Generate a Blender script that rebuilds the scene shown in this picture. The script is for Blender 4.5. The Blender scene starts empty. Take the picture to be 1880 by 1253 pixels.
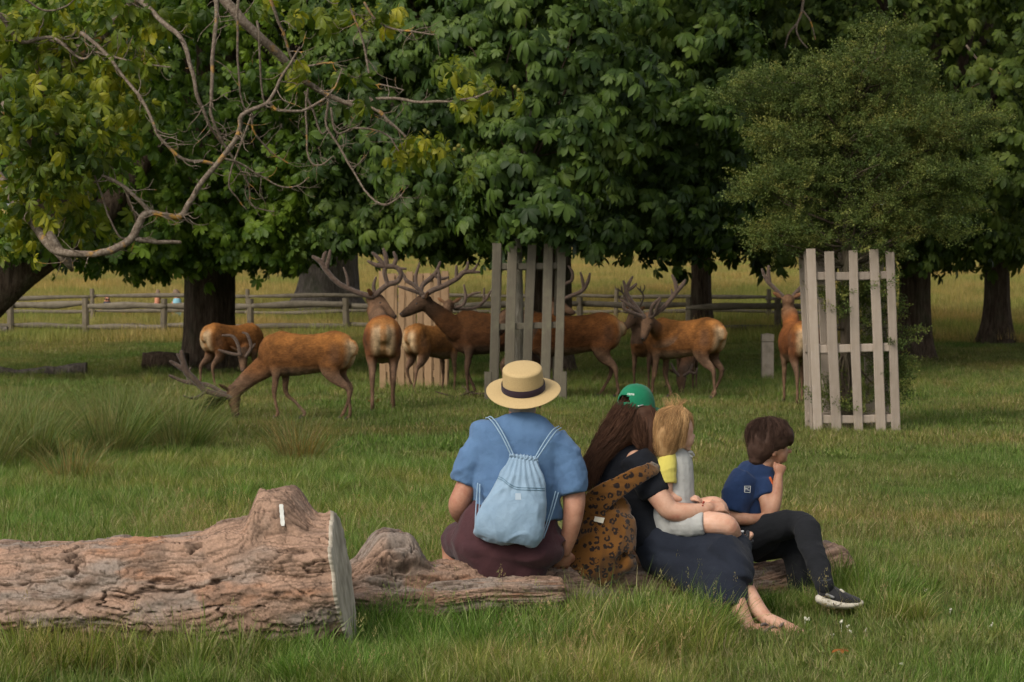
import bpy, math, random
import numpy as np
from mathutils import Vector, Matrix, Euler
S = bpy.context.scene
C = S.collection
random.seed(5)
rng = np.random.default_rng(7)

# ------------------------------------------------------------------ camera, light, exposure
F = 4439.0
TILT = math.atan(71.5 / F)
H = 1.55
cam_d = bpy.data.cameras.new('camera'); cam = bpy.data.objects.new('camera', cam_d); C.objects.link(cam)
cam.location = (0, 0, H); cam.rotation_euler = (math.pi / 2 - TILT, 0, 0)
cam_d.sensor_width = 36; cam_d.lens = F / 1880 * 36; cam_d.clip_end = 2000; cam_d.clip_start = 0.1
cam_d.dof.use_dof = True; cam_d.dof.focus_distance = 12.4; cam_d.dof.aperture_fstop = 10
S.camera = cam
SUN_EL, SUN_AZ = math.radians(40), math.radians(218)       # azimuth from +Y clockwise: behind the camera, to the left
sd = Vector((math.sin(SUN_AZ) * math.cos(SUN_EL), math.cos(SUN_AZ) * math.cos(SUN_EL), math.sin(SUN_EL)))
w = bpy.data.worlds.new('World'); S.world = w; w.use_nodes = True
nt = w.node_tree
sky = nt.nodes.new('ShaderNodeTexSky'); sky.sky_type = 'NISHITA'; sky.sun_disc = False
sky.sun_elevation = SUN_EL; sky.sun_rotation = SUN_AZ; sky.air_density = 1.0; sky.dust_density = 3.5; sky.ozone_density = 0.6
bg = nt.nodes['Background']; bg.inputs['Strength'].default_value = 0.15
hsn = nt.nodes.new('ShaderNodeHueSaturation'); hsn.inputs['Saturation'].default_value = .22     # thin high cloud
nt.links.new(sky.outputs[0], hsn.inputs['Color']); nt.links.new(hsn.outputs[0], bg.inputs[0])
sl = bpy.data.lights.new('sun', 'SUN'); so = bpy.data.objects.new('sun', sl); C.objects.link(so)
sl.energy = 1.55; sl.angle = math.radians(22); sl.color = (1.0, 0.89, 0.72)
so.rotation_euler = (-sd).to_track_quat('-Z', 'Y').to_euler()
S.view_settings.view_transform = 'Standard'; S.view_settings.look = 'None'
S.view_settings.exposure = 0.17; S.view_settings.gamma = 1.0; S.view_settings.use_curve_mapping = False
S.render.engine = 'CYCLES'
S.cycles.max_bounces = 5; S.cycles.diffuse_bounces = 3; S.cycles.transmission_bounces = 3; S.cycles.transparent_max_bounces = 4
S.cycles.use_denoising = True

# ------------------------------------------------------------------ helpers
def P(px, py, d):
    """a point at depth d seen at a pixel of the 1880 x 1253 photograph"""
    u = (px - 940) / F; v = (626.5 - py) / F
    dy = math.cos(TILT) + v * math.sin(TILT); dz = -math.sin(TILT) + v * math.cos(TILT)
    k = d / dy
    return np.array([u * k, d, H + dz * k])

def gz(x, y):
    x = np.asarray(x, float); y = np.asarray(y, float)
    t = (y - 50) / 2.0
    rise = 0.044 * 2.0 * np.where(t > 20, t, np.log1p(np.exp(np.minimum(t, 20))))
    return rise + 0.02 * np.sin(x * 0.35 + 1.3) * np.sin(y * 0.21) * np.clip((y - 14) / 10, 0, 1)

def G(px, d, dz=0.0):
    x = (px - 940) / F * d
    return np.array([x, d, float(gz(x, d)) + dz])

def tag(o, label=None, cat=None, group=None, kind=None):
    if label: o['label'] = label
    if cat: o['category'] = cat
    if group: o['group'] = group
    if kind: o['kind'] = kind
    return o

def empty(name, loc, label=None, cat=None, group=None, rz=0.0):
    o = bpy.data.objects.new(name, None); C.objects.link(o)
    o.location = Vector(loc); o.rotation_euler = (0, 0, rz); o.empty_display_size = 0.2
    return tag(o, label, cat, group)

def link(name, me, parent=None, mat=None):
    o = bpy.data.objects.new(name, me); C.objects.link(o)
    if mat is not None and not me.materials: me.materials.append(mat)
    if parent is not None:
        o.parent = parent
        o.matrix_parent_inverse = parent_mat(parent).inverted()
    return o

def parent_mat(p):
    m = Matrix.Translation(p.location) @ p.rotation_euler.to_matrix().to_4x4()
    if p.parent is not None: m = parent_mat(p.parent) @ p.matrix_parent_inverse @ m
    return m

def smooth(me, on=True):
    me.polygons.foreach_set('use_smooth', np.full(len(me.polygons), on)); me.update()

def setcol(me, col):
    a = me.color_attributes.new('Col', 'FLOAT_COLOR', 'POINT')
    c = np.ones((len(me.vertices), 4), np.float32); c[:, :3] = col
    a.data.foreach_set('color', c.ravel())

def coords(me):
    co = np.empty(len(me.vertices) * 3, np.float32); me.vertices.foreach_get('co', co)
    return co.reshape(-1, 3).astype(float)

def normals(me):
    co = np.empty(len(me.vertices) * 3, np.float32); me.vertices.foreach_get('normal', co)
    return co.reshape(-1, 3).astype(float)

# numpy noise
def _h(ix, iy, iz, s):
    n = (ix.astype(np.int64) * 374761393 + iy.astype(np.int64) * 668265263 + iz.astype(np.int64) * 2147483647 + s * 1274126177) & 0x7fffffff
    n = ((n ^ (n >> 13)) * 1274126177) & 0x7fffffff
    return ((n ^ (n >> 16)) & 0xffff) / 65535.0

def vn(p, s=0):
    i = np.floor(p); f = p - i; f = f * f * (3 - 2 * f); i = i.astype(np.int64)
    r = 0
    for dx in (0, 1):
        for dy in (0, 1):
            for dz in (0, 1):
                wgt = (f[:, 0] if dx else 1 - f[:, 0]) * (f[:, 1] if dy else 1 - f[:, 1]) * (f[:, 2] if dz else 1 - f[:, 2])
                r = r + wgt * _h(i[:, 0] + dx, i[:, 1] + dy, i[:, 2] + dz, s)
    return r * 2 - 1

def fbm(p, o=4, s=0):
    r = 0; a = 1.0; t = 0
    for k in range(o):
        r = r + a * vn(p * (2.03 ** k) + 17.3 * k, s + k); t += a; a *= 0.5
    return r / t

def norm(v):
    v = np.asarray(v, float)
    return v / np.maximum(np.linalg.norm(v, axis=-1, keepdims=True), 1e-9)

def spline(pts, k=4):
    """Catmull-Rom through rows of pts (any number of columns)"""
    p = np.asarray(pts, float)
    if len(p) < 3: 
        t = np.linspace(0, 1, k + 1)[:, None]
        return p[0] * (1 - t) + p[1] * t if len(p) == 2 else p
    q = np.vstack([2 * p[0] - p[1], p, 2 * p[-1] - p[-2]])
    out = []
    for i in range(1, len(q) - 2):
        for j in range(k):
            t = j / k
            a, b, c, d = q[i - 1], q[i], q[i + 1], q[i + 2]
            out.append(0.5 * (2 * b + (c - a) * t + (2 * a - 5 * b + 4 * c - d) * t * t + (3 * b - a - 3 * c + d) * t ** 3))
    out.append(p[-1])
    return np.array(out)

class MB:
    def __init__(s): s.v = []; s.f = []; s.n = 0; s.c = []; s.mi = []; s.m = 0
    def add(s, v, f, col=None):
        v = np.asarray(v, float)
        s.v.append(v); s.f += [tuple(i + s.n for i in q) for q in f]; s.n += len(v)
        s.mi += [s.m] * len(f)
        s.c.append(np.tile(np.asarray(col if col is not None else (1, 1, 1), float), (len(v), 1)) if np.ndim(col) < 2 else np.asarray(col))
        return s
    def tube(s, pts, r, ry=None, up=None, n=12, ends='round', col=None):
        p = np.asarray(pts, float)[:, :3]; m = len(p)
        r = np.full(m, r, float) if np.ndim(r) == 0 else np.asarray(r, float)
        ry = r if ry is None else (np.full(m, ry, float) if np.ndim(ry) == 0 else np.asarray(ry, float))
        t = np.empty_like(p); t[1:-1] = p[2:] - p[:-2]; t[0] = p[1] - p[0]; t[-1] = p[-1] - p[-2]; t = norm(t)
        A = np.empty_like(p); B = np.empty_like(p)
        if up is None:
            a = np.array([0, 0, 1.0]) if abs(t[0][2]) < .9 else np.array([1.0, 0, 0])
            for i in range(m):
                a = a - t[i] * np.dot(a, t[i]); a = a / np.linalg.norm(a); A[i] = np.cross(t[i], a); B[i] = a
        else:
            u = np.asarray(up, float)
            for i in range(m):
                b = u - t[i] * np.dot(u, t[i]); l = np.linalg.norm(b)
                b = b / l if l > 1e-3 else (B[i - 1] if i else np.array([1.0, 0, 0]))
                A[i] = np.cross(t[i], b); B[i] = b
        rings = []
        ang = np.linspace(0, 2 * np.pi, n, endpoint=False)
        def ring(c, a, b, ra, rb): return c + np.outer(np.cos(ang), a) * ra + np.outer(np.sin(ang), b) * rb
        if ends == 'round':
            for q in (0.97, .8, .45):
                rr = math.sqrt(1 - q * q); rings.append(ring(p[0] - t[0] * q * min(r[0], ry[0]), A[0], B[0], r[0] * rr, ry[0] * rr))
        for i in range(m): rings.append(ring(p[i], A[i], B[i], r[i], ry[i]))
        if ends == 'round':
            for q in (.45, .8, .97):
                rr = math.sqrt(1 - q * q); rings.append(ring(p[-1] + t[-1] * q * min(r[-1], ry[-1]), A[-1], B[-1], r[-1] * rr, ry[-1] * rr))
        v = np.vstack(rings); k = len(rings); f = []
        for i in range(k - 1):
            for j in range(n):
                j2 = (j + 1) % n
                f.append((i * n + j, i * n + j2, (i + 1) * n + j2, (i + 1) * n + j))
        if ends != 'open':
            f.append(tuple(range(n - 1, -1, -1))); f.append(tuple((k - 1) * n + j for j in range(n)))
        return s.add(v, f, col)
    def ell(s, c, r, R=None, nu=16, nv=10, col=None):
        v = []; f = []
        for i in range(nv + 1):
            th = math.pi * (i + .0001 if i == 0 else (i - .0001 if i == nv else i)) / nv
            th = min(max(th, .08), math.pi - .08)
            for j in range(nu):
                ph = 2 * math.pi * j / nu
                v.append((math.sin(th) * math.cos(ph) * r[0], math.sin(th) * math.sin(ph) * r[1], math.cos(th) * r[2]))
        for i in range(nv):
            for j in range(nu):
                j2 = (j + 1) % nu
                f.append((i * nu + j, (i + 1) * nu + j, (i + 1) * nu + j2, i * nu + j2))
        f.append(tuple(range(nu))); f.append(tuple(nv * nu + j for j in range(nu - 1, -1, -1)))
        v = np.array(v)
        if R is not None: v = v @ np.asarray(R, float).T
        return s.add(v + np.asarray(c, float), f, col)
    def box(s, lo, hi, col=None):
        x0, y0, z0 = lo; x1, y1, z1 = hi
        v = [(x0, y0, z0), (x1, y0, z0), (x1, y1, z0), (x0, y1, z0), (x0, y0, z1), (x1, y0, z1), (x1, y1, z1), (x0, y1, z1)]
        return s.add(v, [(0, 3, 2, 1), (4, 5, 6, 7), (0, 1, 5, 4), (1, 2, 6, 5), (2, 3, 7, 6), (3, 0, 4, 7)], col)
    def mesh(s, name, mats=None, sm=True, col=False):
        me = bpy.data.meshes.new(name); v = np.vstack(s.v)
        me.from_pydata(v.tolist(), [], s.f)
        for m in (mats if isinstance(mats, (list, tuple)) else [mats] if mats else []): me.materials.append(m)
        if s.m: me.polygons.foreach_set('material_index', s.mi)
        if col: setcol(me, np.vstack(s.c))
        smooth(me, sm); return me
    def build(s, name, mat=None, parent=None, sm=True, col=False):
        return link(name, s.mesh(name, mat, sm, col), parent)

def remesh(mb, voxel, it=4, fac=0.5):
    me = mb.mesh('tmp'); o = bpy.data.objects.new('tmp', me); C.objects.link(o)
    m = o.modifiers.new('r', 'REMESH'); m.mode = 'VOXEL'; m.voxel_size = voxel; m.use_smooth_shade = True
    if it:
        q = o.modifiers.new('s', 'SMOOTH'); q.factor = fac; q.iterations = it
    dg = bpy.context.evaluated_depsgraph_get()
    out = bpy.data.meshes.new_from_object(o.evaluated_get(dg), preserve_all_data_layers=False, depsgraph=dg)
    bpy.data.objects.remove(o); bpy.data.meshes.remove(me)
    return out

def blob(name, mb, voxel, it, mat, parent=None, col=None, disp=None, keep=None):
    me = remesh(mb, voxel, it); me.name = name
    co = coords(me)
    if disp is not None:
        co2 = co + normals(me) * disp(co)[:, None]
        me.vertices.foreach_set('co', co2.astype(np.float32).ravel()); me.update()
    if col is not None: setcol(me, col(co))
    me.materials.clear(); me.materials.append(mat); smooth(me)
    return link(name, me, parent)

# ------------------------------------------------------------------ materials
class NT:
    def __init__(s, name):
        s.m = bpy.data.materials.new(name); s.m.use_nodes = True; s.t = s.m.node_tree; s.t.nodes.clear()
        s.out = s.t.nodes.new('ShaderNodeOutputMaterial')
    def n(s, typ, ins=None, **kw):
        o = s.t.nodes.new('ShaderNode' + typ)
        for k, v in kw.items(): setattr(o, k, v)
        for k, v in (ins or {}).items():
            sock = o.inputs[k]
            if hasattr(v, 'node'): s.t.links.new(v, sock)
            else: sock.default_value = v
        return o
    def noise(s, vec, scale, detail=3, rough=.55, dist=0.0):
        return s.n('TexNoise', {'Vector': vec, 'Scale': scale, 'Detail': detail, 'Roughness': rough, 'Distortion': dist}).outputs['Fac']
    def ramp(s, fac, stops):
        r = s.n('ValToRGB', {'Fac': fac}); e = r.color_ramp.elements
        while len(e) < len(stops): e.new(.5)
        for q, (p, c) in zip(e, stops): q.position = p; q.color = (*c, 1) if len(c) == 3 else c
        return r.outputs[0]
    def mix(s, f, a, b, mode='MIX'):
        o = s.t.nodes.new('ShaderNodeMix'); o.data_type = 'RGBA'; o.blend_type = mode
        for k, v in ((0, f), (6, a), (7, b)):
            if hasattr(v, 'node'): s.t.links.new(v, o.inputs[k])
            else: o.inputs[k].default_value = v if k == 0 or len(v) == 4 else (*v, 1)
        return o.outputs[2]
    def math(s, op, a, b=0.5):
        o = s.t.nodes.new('ShaderNodeMath'); o.operation = op
        for k, v in ((0, a), (1, b)):
            if hasattr(v, 'node'): s.t.links.new(v, o.inputs[k])
            else: o.inputs[k].default_value = v
        return o.outputs[0]
    def end(s, col, rough=.8, spec=.3, bump=None, bstr=.3, bdist=.01, trans=0.0, tcol=None, sss=0, sheen=0, metal=0):
        ins = {'Base Color': col if hasattr(col, 'node') else (*col, 1), 'Roughness': rough, 'Specular IOR Level': spec, 'Metallic': metal}
        if bump is not None:
            ins['Normal'] = s.n('Bump', {'Height': bump, 'Strength': bstr, 'Distance': bdist}).outputs[0]
        b = s.n('BsdfPrincipled', ins)
        if sheen: b.inputs['Sheen Weight'].default_value = sheen
        if sss:
            b.inputs['Subsurface Weight'].default_value = sss; b.inputs['Subsurface Radius'].default_value = (.012, .005, .003); b.inputs['Subsurface Scale'].default_value = 1
        o = b.outputs[0]
        if trans:
            t = s.n('BsdfTranslucent', {'Color': tcol if tcol is not None else ins['Base Color']})
            o = s.n('MixShader', {0: trans, 1: o, 2: t.outputs[0]}).outputs[0]
        s.t.links.new(o, s.out.inputs['Surface'])
        return s.m

def cloth(name, c, c2=None, weave=900, rough=.9, fold=0.0, sheen=.1):
    k = NT(name); g = k.n('NewGeometry').outputs['Position']
    n1 = k.noise(g, 9, 4); n2 = k.noise(g, weave, 2)
    c2 = c2 or tuple(x * .8 for x in c)
    col = k.mix(k.ramp(n1, [(.35, (0, 0, 0)), (.65, (1, 1, 1))]), c, c2)
    b = k.math('ADD', k.math('MULTIPLY', n2, .15), k.noise(g, 28, 3, .6, .6))
    return k.end(col, rough, .15, b, .35, .012, sheen=sheen)

def woodm(name, c1, c2, stretch=(1, 1, .08), scale=60, dark=None, rough=.85, objc=True):
    k = NT(name)
    tc = k.n('TexCoord').outputs['Object'] if objc else k.n('NewGeometry').outputs['Position']
    mp = k.n('Mapping', {'Vector': tc, 'Scale': stretch}).outputs[0]
    rnd = k.n('ObjectInfo').outputs['Random']
    n1 = k.noise(mp, scale, 5, .65, .4); n2 = k.noise(tc, 7, 3)
    col = k.mix(n1, c1, c2)
    col = k.mix(k.math('MULTIPLY', k.ramp(n2, [(.45, (0, 0, 0)), (.7, (1, 1, 1))]), .5), col, dark or tuple(x * .5 for x in c1))
    hs = k.n('HueSaturation', {'Color': col, 'Value': k.math('ADD', k.math('MULTIPLY', rnd, .35), .82), 'Saturation': 1.0})
    return k.end(hs.outputs[0], rough, .2, n1, .5, .006)

def leafm(name, stops, trans=.35, rough=.45, spec=.35, nscale=.45):
    """stops: dark to light leaf colours"""
    k = NT(name); g = k.n('NewGeometry').outputs['Position']
    rnd = k.n('ObjectInfo').outputs['Random']
    f = k.math('ADD', k.math('MULTIPLY', k.noise(g, nscale, 4), .9), k.math('MULTIPLY', k.math('SUBTRACT', rnd, .35), .36))
    at = k.n('Attribute', attribute_name='Col').outputs['Color']
    m = len(stops)
    col = k.ramp(f, [(.3 + .45 * i / (m - 1), c) for i, c in enumerate(stops)])
    col = k.mix(1.0, col, at, 'MULTIPLY')
    tc = k.mix(1.0, col, (1.25, 1.35, .5), 'MULTIPLY')
    return k.end(col, rough, spec, trans=trans, tcol=tc)

def attrm(name, rough=.85, spec=.25, bscale=60, bstr=.4, bdist=.006, stretch=None, sheen=0, mott=.25, sss=0):
    """colour from the mesh's own painted colours, with fine mottling"""
    k = NT(name); tc = k.n('TexCoord').outputs['Object']
    if stretch: tc = k.n('Mapping', {'Vector': tc, 'Scale': stretch}).outputs[0]
    n1 = k.noise(tc, bscale, 4, .6)
    at = k.n('Attribute', attribute_name='Col').outputs['Color']
    v = k.ramp(n1, [(.3, (1 - mott,) * 3), (.7, (1 + mott * .6,) * 3)])
    return k.end(k.mix(1.0, at, v, 'MULTIPLY'), rough, spec, n1, bstr, bdist, sheen=sheen, sss=sss)

# ------------------------------------------------------------------ scatter by geometry nodes
def frames_to_euler(X, Y, Z):
    """columns X, Y, Z (N,3) to XYZ Euler angles"""
    sy = -X[:, 2]; b = np.arcsin(np.clip(sy, -1, 1))
    return np.stack([np.arctan2(Y[:, 2], Z[:, 2]), b, np.arctan2(X[:, 1], X[:, 0])], 1)

_ng = {}
def scatter_group(col):
    if col.name in _ng: return _ng[col.name]
    g = bpy.data.node_groups.new('scatter_' + col.name, 'GeometryNodeTree')
    g.interface.new_socket('Geometry', in_out='INPUT', socket_type='NodeSocketGeometry')
    g.interface.new_socket('Geometry', in_out='OUTPUT', socket_type='NodeSocketGeometry')
    N = g.nodes.new; L = g.links.new
    gi = N('NodeGroupInput'); go = N('NodeGroupOutput'); ci = N('GeometryNodeCollectionInfo')
    ci.inputs['Collection'].default_value = col; ci.inputs['Separate Children'].default_value = True; ci.inputs['Reset Children'].default_value = True
    ip = N('GeometryNodeInstanceOnPoints'); ip.inputs['Pick Instance'].default_value = True
    def att(nm, t):
        a = N('GeometryNodeInputNamedAttribute'); a.data_type = t; a.inputs['Name'].default_value = nm
        return a.outputs['Attribute']
    L(gi.outputs[0], ip.inputs['Points']); L(ci.outputs[0], ip.inputs['Instance'])
    L(att('idx', 'INT'), ip.inputs['Instance Index']); L(att('rot', 'FLOAT_VECTOR'), ip.inputs['Rotation']); L(att('scl', 'FLOAT_VECTOR'), ip.inputs['Scale'])
    L(ip.outputs[0], go.inputs[0]); _ng[col.name] = g
    return g

def protos(name, meshes):
    col = bpy.data.collections.new(name)
    for i, me in enumerate(meshes):
        o = bpy.data.objects.new('%s_%02d' % (name, i), me); col.objects.link(o)
    return col

def scatter(name, col, pts, rot, scl, idx, parent=None):
    me = bpy.data.meshes.new(name); pts = np.asarray(pts, float)
    me.vertices.add(len(pts)); me.vertices.foreach_set('co', pts.astype(np.float32).ravel())
    a = me.attributes.new('rot', 'FLOAT_VECTOR', 'POINT'); a.data.foreach_set('vector', np.asarray(rot, np.float32).ravel())
    if np.ndim(scl) == 1: scl = np.repeat(np.asarray(scl)[:, None], 3, 1)
    a = me.attributes.new('scl', 'FLOAT_VECTOR', 'POINT'); a.data.foreach_set('vector', np.asarray(scl, np.float32).ravel())
    a = me.attributes.new('idx', 'INT', 'POINT'); a.data.foreach_set('value', np.asarray(idx, np.int32))
    o = link(name, me, parent); m = o.modifiers.new('scatter', 'NODES'); m.node_group = scatter_group(col)
    return o
# ------------------------------------------------------------------ ground and meadow
def ground_mat():
    k = NT('turf'); g = k.n('NewGeometry').outputs['Position']
    y = k.n('SeparateXYZ', {0: g}).outputs['Y']
    n1 = k.noise(g, .35, 4); n2 = k.noise(g, 3.5, 4); n3 = k.noise(g, 45, 4, .7)
    near = k.ramp(n1, [(.35, (.075, .105, .022)), (.5, (.095, .115, .026)), (.68, (.13, .125, .042))])
    st = k.n('Mapping', {'Vector': g, 'Scale': (.02, .12, 1)}).outputs[0]
    far = k.ramp(k.noise(st, 3, 5, .6), [(.35, (.24, .195, .05)), (.55, (.33, .245, .072)), (.7, (.40, .275, .095))])
    f = k.ramp(k.math('MULTIPLY', y, .01), [(.58, (0, 0, 0)), (.86, (1, 1, 1))])
    col = k.mix(f, near, far)
    col = k.mix(1.0, col, k.ramp(n2, [(.3, (.72,) * 3), (.7, (1.25,) * 3)]), 'MULTIPLY')
    col = k.mix(1.0, col, k.ramp(n3, [(.25, (.75,) * 3), (.75, (1.25,) * 3)]), 'MULTIPLY')
    return k.end(col, .95, .1, n3, .8, .04)

ys = np.concatenate([np.linspace(-30, 6, 8), np.linspace(7, 80, 220), np.linspace(82, 200, 50), np.linspace(210, 700, 40)])
xs = np.concatenate([-np.geomspace(350, 21, 22), np.linspace(-20, 20, 100), np.geomspace(21, 350, 22)])
X, Y = np.meshgrid(xs, ys)
Z = gz(X, Y)
v = np.stack([X, Y, Z], -1).reshape(-1, 3); nx = len(xs)
i = np.arange(len(ys) - 1)[:, None] * nx + np.arange(nx - 1)[None]
f = np.stack([i, i + 1, i + 1 + nx, i + nx], -1).reshape(-1, 4)
me = bpy.data.meshes.new('ground'); me.from_pydata(v.tolist(), [], f.tolist()); smooth(me)
tag(link('ground', me, None, ground_mat()), 'parkland turf rising to a dry yellow meadow behind the fence', kind='structure')

# ------------------------------------------------------------------ grass
def blade_mesh(name, n, area, hmin, hmax, wd, bend, mat, seg=2, cols=None, disc=False, splay=0.3, heads=0.0, weep=1.0):
    """n single blades on a square or disc of the given size"""
    r = rng
    if disc:
        a = r.uniform(0, 2 * np.pi, n); q = np.sqrt(r.uniform(0, 1, n)) * area
        bx, by = q * np.cos(a), q * np.sin(a)
        out = np.stack([np.cos(a), np.sin(a)], 1) * (q / area)[:, None] * splay + r.normal(0, .25 * splay + .05, (n, 2))
    else:
        bx, by = r.uniform(-area / 2, area / 2, (2, n)); out = r.normal(0, splay, (n, 2))
    h = r.uniform(hmin, hmax, n); ln = np.linalg.norm(out, axis=1) + 1e-6; dr = out / ln[:, None]
    side = np.stack([-dr[:, 1], dr[:, 0]], 1); sa = r.uniform(-1, 1, n)[:, None]
    side = norm(side + dr * sa)
    verts = []; faces = []; colr = []
    pal = np.array(cols); c = pal[r.integers(0, len(pal), n)] * r.uniform(.6, 1.45, (n, 1))
    ts = np.linspace(0, 1, seg + 1)
    for t in ts:
        hz = h * (t - bend * .35 * weep * t ** 3 * np.minimum(ln, 1.2)); ho = h * ln * (t * .35 + bend * t * t)
        px = bx + dr[:, 0] * ho; py = by + dr[:, 1] * ho
        w = wd * (1 - t) ** .7 * (.8 + .4 * r.uniform(0, 1, n)) if t < 1 else None
        if t < 1:
            verts.append(np.stack([px - side[:, 0] * w, py - side[:, 1] * w, hz], 1)); verts.append(np.stack([px + side[:, 0] * w, py + side[:, 1] * w, hz], 1))
        else: verts.append(np.stack([px, py, hz], 1))
    nv = 2 * seg + 1
    V = np.stack(verts, 1).reshape(-1, 3)
    base = np.arange(n) * nv
    F = []
    for s in range(seg - 1):
        F.append(np.stack([base + 2 * s, base + 2 * s + 1, base + 2 * s + 3, base + 2 * s + 2], 1))
    F4 = np.concatenate(F).tolist() if F else []
    F3 = np.stack([base + 2 * seg - 2, base + 2 * seg - 1, base + 2 * seg], 1).tolist()
    CC = np.repeat(c, nv, 0)
    V = V.tolist(); FF = F4 + F3; CC = CC.tolist()
    if heads:
        tip = np.stack(verts, 1)[:, -1]
        for i in np.nonzero(r.uniform(0, 1, n) < heads)[0]:
            t0 = tip[i]; hc = np.array([.30, .24, .12]) * r.uniform(.7, 1.2)
            for q in range(9):
                o = t0 - np.array([dr[i, 0] * .3, dr[i, 1] * .3, 1]) * (.006 * q) + r.normal(0, .006, 3)
                b = len(V); V += [(o + [-.0025, 0, 0]).tolist(), (o + [.0025, 0, 0]).tolist(), (o + r.normal(0, .003, 3) + [0, 0, .011]).tolist()]
                FF.append([b, b + 1, b + 2]); CC += [hc.tolist()] * 3
    me = bpy.data.meshes.new(name); me.from_pydata(V, [], FF); setcol(me, np.array(CC)); me.materials.append(mat)
    return me

def grass_mat(name, tint_scale=.35, dry=.5):
    k = NT(name); g = k.n('NewGeometry').outputs['Position']
    at = k.n('Attribute', attribute_name='Col').outputs['Color']
    rnd = k.n('ObjectInfo').outputs['Random']
    n1 = k.noise(g, tint_scale, 4)
    n2 = k.noise(g, tint_scale * 6, 3)
    t = k.ramp(n1, [(.36, (.75, 1.0, .75)), (.5, (1, 1, 1)), (.66, (1 + dry, 1 + dry * .35, 1 + dry * .5))])
    col = k.mix(1.0, at, t, 'MULTIPLY')
    col = k.mix(1.0, col, k.ramp(n2, [(.3, (.85,) * 3), (.7, (1.15,) * 3)]), 'MULTIPLY')
    tc = k.mix(1.0, col, (1.2, 1.3, .5), 'MULTIPLY')
    return k.end(col, .6, .2, trans=.35, tcol=tc)
M_lawn = grass_mat('lawn_grass', .33, .45)
M_long = grass_mat('long_grass', .8, .45)
M_dry = grass_mat('meadow_grass', .2, .3)
LAWN = [(.122, .158, .036), (.142, .168, .042), (.104, .144, .034), (.178, .180, .058), (.25, .22, .11)]
LONG = [(.125, .180, .032), (.16, .205, .044), (.090, .145, .026), (.21, .235, .065), (.31, .29, .14)]
DRY = [(.25, .215, .065), (.31, .25, .085), (.36, .27, .11), (.19, .185, .055)]
RUSH = [(.145, .170, .060), (.175, .19, .068), (.115, .145, .050), (.26, .21, .095)]
lawn_p = protos('lawn_patch', [blade_mesh('lawn%d' % i, 480, .5, .025, .07, .0028, .5, M_lawn, 1, LAWN, splay=.5) for i in range(3)]
    + [blade_mesh('lawnfar%d' % i, 420, .8, .03, .085, .0045, .5, M_lawn, 1, LAWN, splay=.5) for i in range(2)])
tuft_p = protos('tuft', [blade_mesh('tuft%d' % i, 80, .05, .10, .27, .0030, .55, M_long, 3, LONG, True, .8) for i in range(4)]
    + [blade_mesh('stalk%d' % i, 7, .10, .22, .46, .0011, .45, M_long, 4, [(.22, .20, .08), (.15, .18, .06), (.26, .21, .10)], True, .55, .75) for i in range(3)]
    + [blade_mesh('long%d' % i, 130, .30, .07, .2, .0026, .45, M_long, 2, LONG, splay=.45) for i in range(2)])
mead_p = protos('meadow_patch', [blade_mesh('mead%d' % i, 320, 1.1, .1, .34, .006, .3, M_dry, 1, DRY, splay=.35) for i in range(3)])

def in_view(n, d0, d1, x0=-60, x1=1940, power=1.0):
    """n ground points, evenly dense, in the wedge between two pixel columns and two depths"""
    d = np.sqrt(rng.uniform(0, 1, n) * (d1 * d1 - d0 * d0) + d0 * d0) if power == 1 else rng.uniform(d0, d1, n)
    px = rng.uniform(x0, x1, n)
    x = (px - 940) / F * d
    return x, d, px

def strew(name, label, col, x, y, scl, idx, tilt=.1, sink=0.0):
    n = len(x); pts = np.stack([x, y, gz(x, y) - sink], 1)
    rot = np.stack([rng.normal(0, tilt, n), rng.normal(0, tilt, n), rng.uniform(0, 6.28, n)], 1)
    o = scatter(name, col, pts, rot, scl, idx)
    return tag(o, label, 'grass', kind='stuff')

def patch_noise(x, y, s, seed): return fbm(np.stack([x * s, y * s, x * 0], 1), 3, seed)

# log axes (pixel x, centre y, depth, radius in pixels) are used both for the logs and to keep grass out of them
LOG2 = [(628, 1102, 11.05, 74), (760, 1098, 11.2, 68), (900, 1096, 11.38, 62), (1040, 1090, 11.55, 59), (1240, 1092, 11.95, 45), (1400, 1076, 12.3, 44), (1552, 1050, 12.7, 47)]
L2 = np.array([np.append(P(a, b, c), r * c / F) for a, b, c, r in LOG2])
def log_mask(x, y):
    """True where a point is clear of the two front logs"""
    ax = np.interp(x, [-4, P(612, 1065, 10.75)[0]], [10.7, 10.4]); m1 = (np.abs(y - ax) < .22) & (x < P(625, 1065, 10.4)[0])
    a2 = np.interp(x, L2[:, 0], L2[:, 1]); r2 = np.interp(x, L2[:, 0], L2[:, 3])
    m2 = (np.abs(y - a2) < r2 * .9) & (x > L2[0, 0]) & (x < L2[-1, 0])
    return ~(m1 | m2)

# short turf
x, y, px = in_view(2300, 9.0, 24)
k = log_mask(x, y); strew('lawn_grass', 'short mown turf around and behind the sitting family', lawn_p, x[k], y[k], rng.uniform(.8, 1.25, k.sum()), rng.integers(0, 3, k.sum()))
x, y, px = in_view(5200, 23, 66)
strew('park_grass', 'grass under the deer and beneath the trees', lawn_p, x, y, rng.uniform(.8, 1.3, len(x)), rng.integers(3, 5, len(x)))
# dry meadow
x, y, px = in_view(6500, 61, 150)
strew('meadow_grass', 'dry yellow grass of the meadow beyond the fence', mead_p, x, y, rng.uniform(.8, 1.3, len(x)), rng.integers(0, 3, len(x)))
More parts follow.
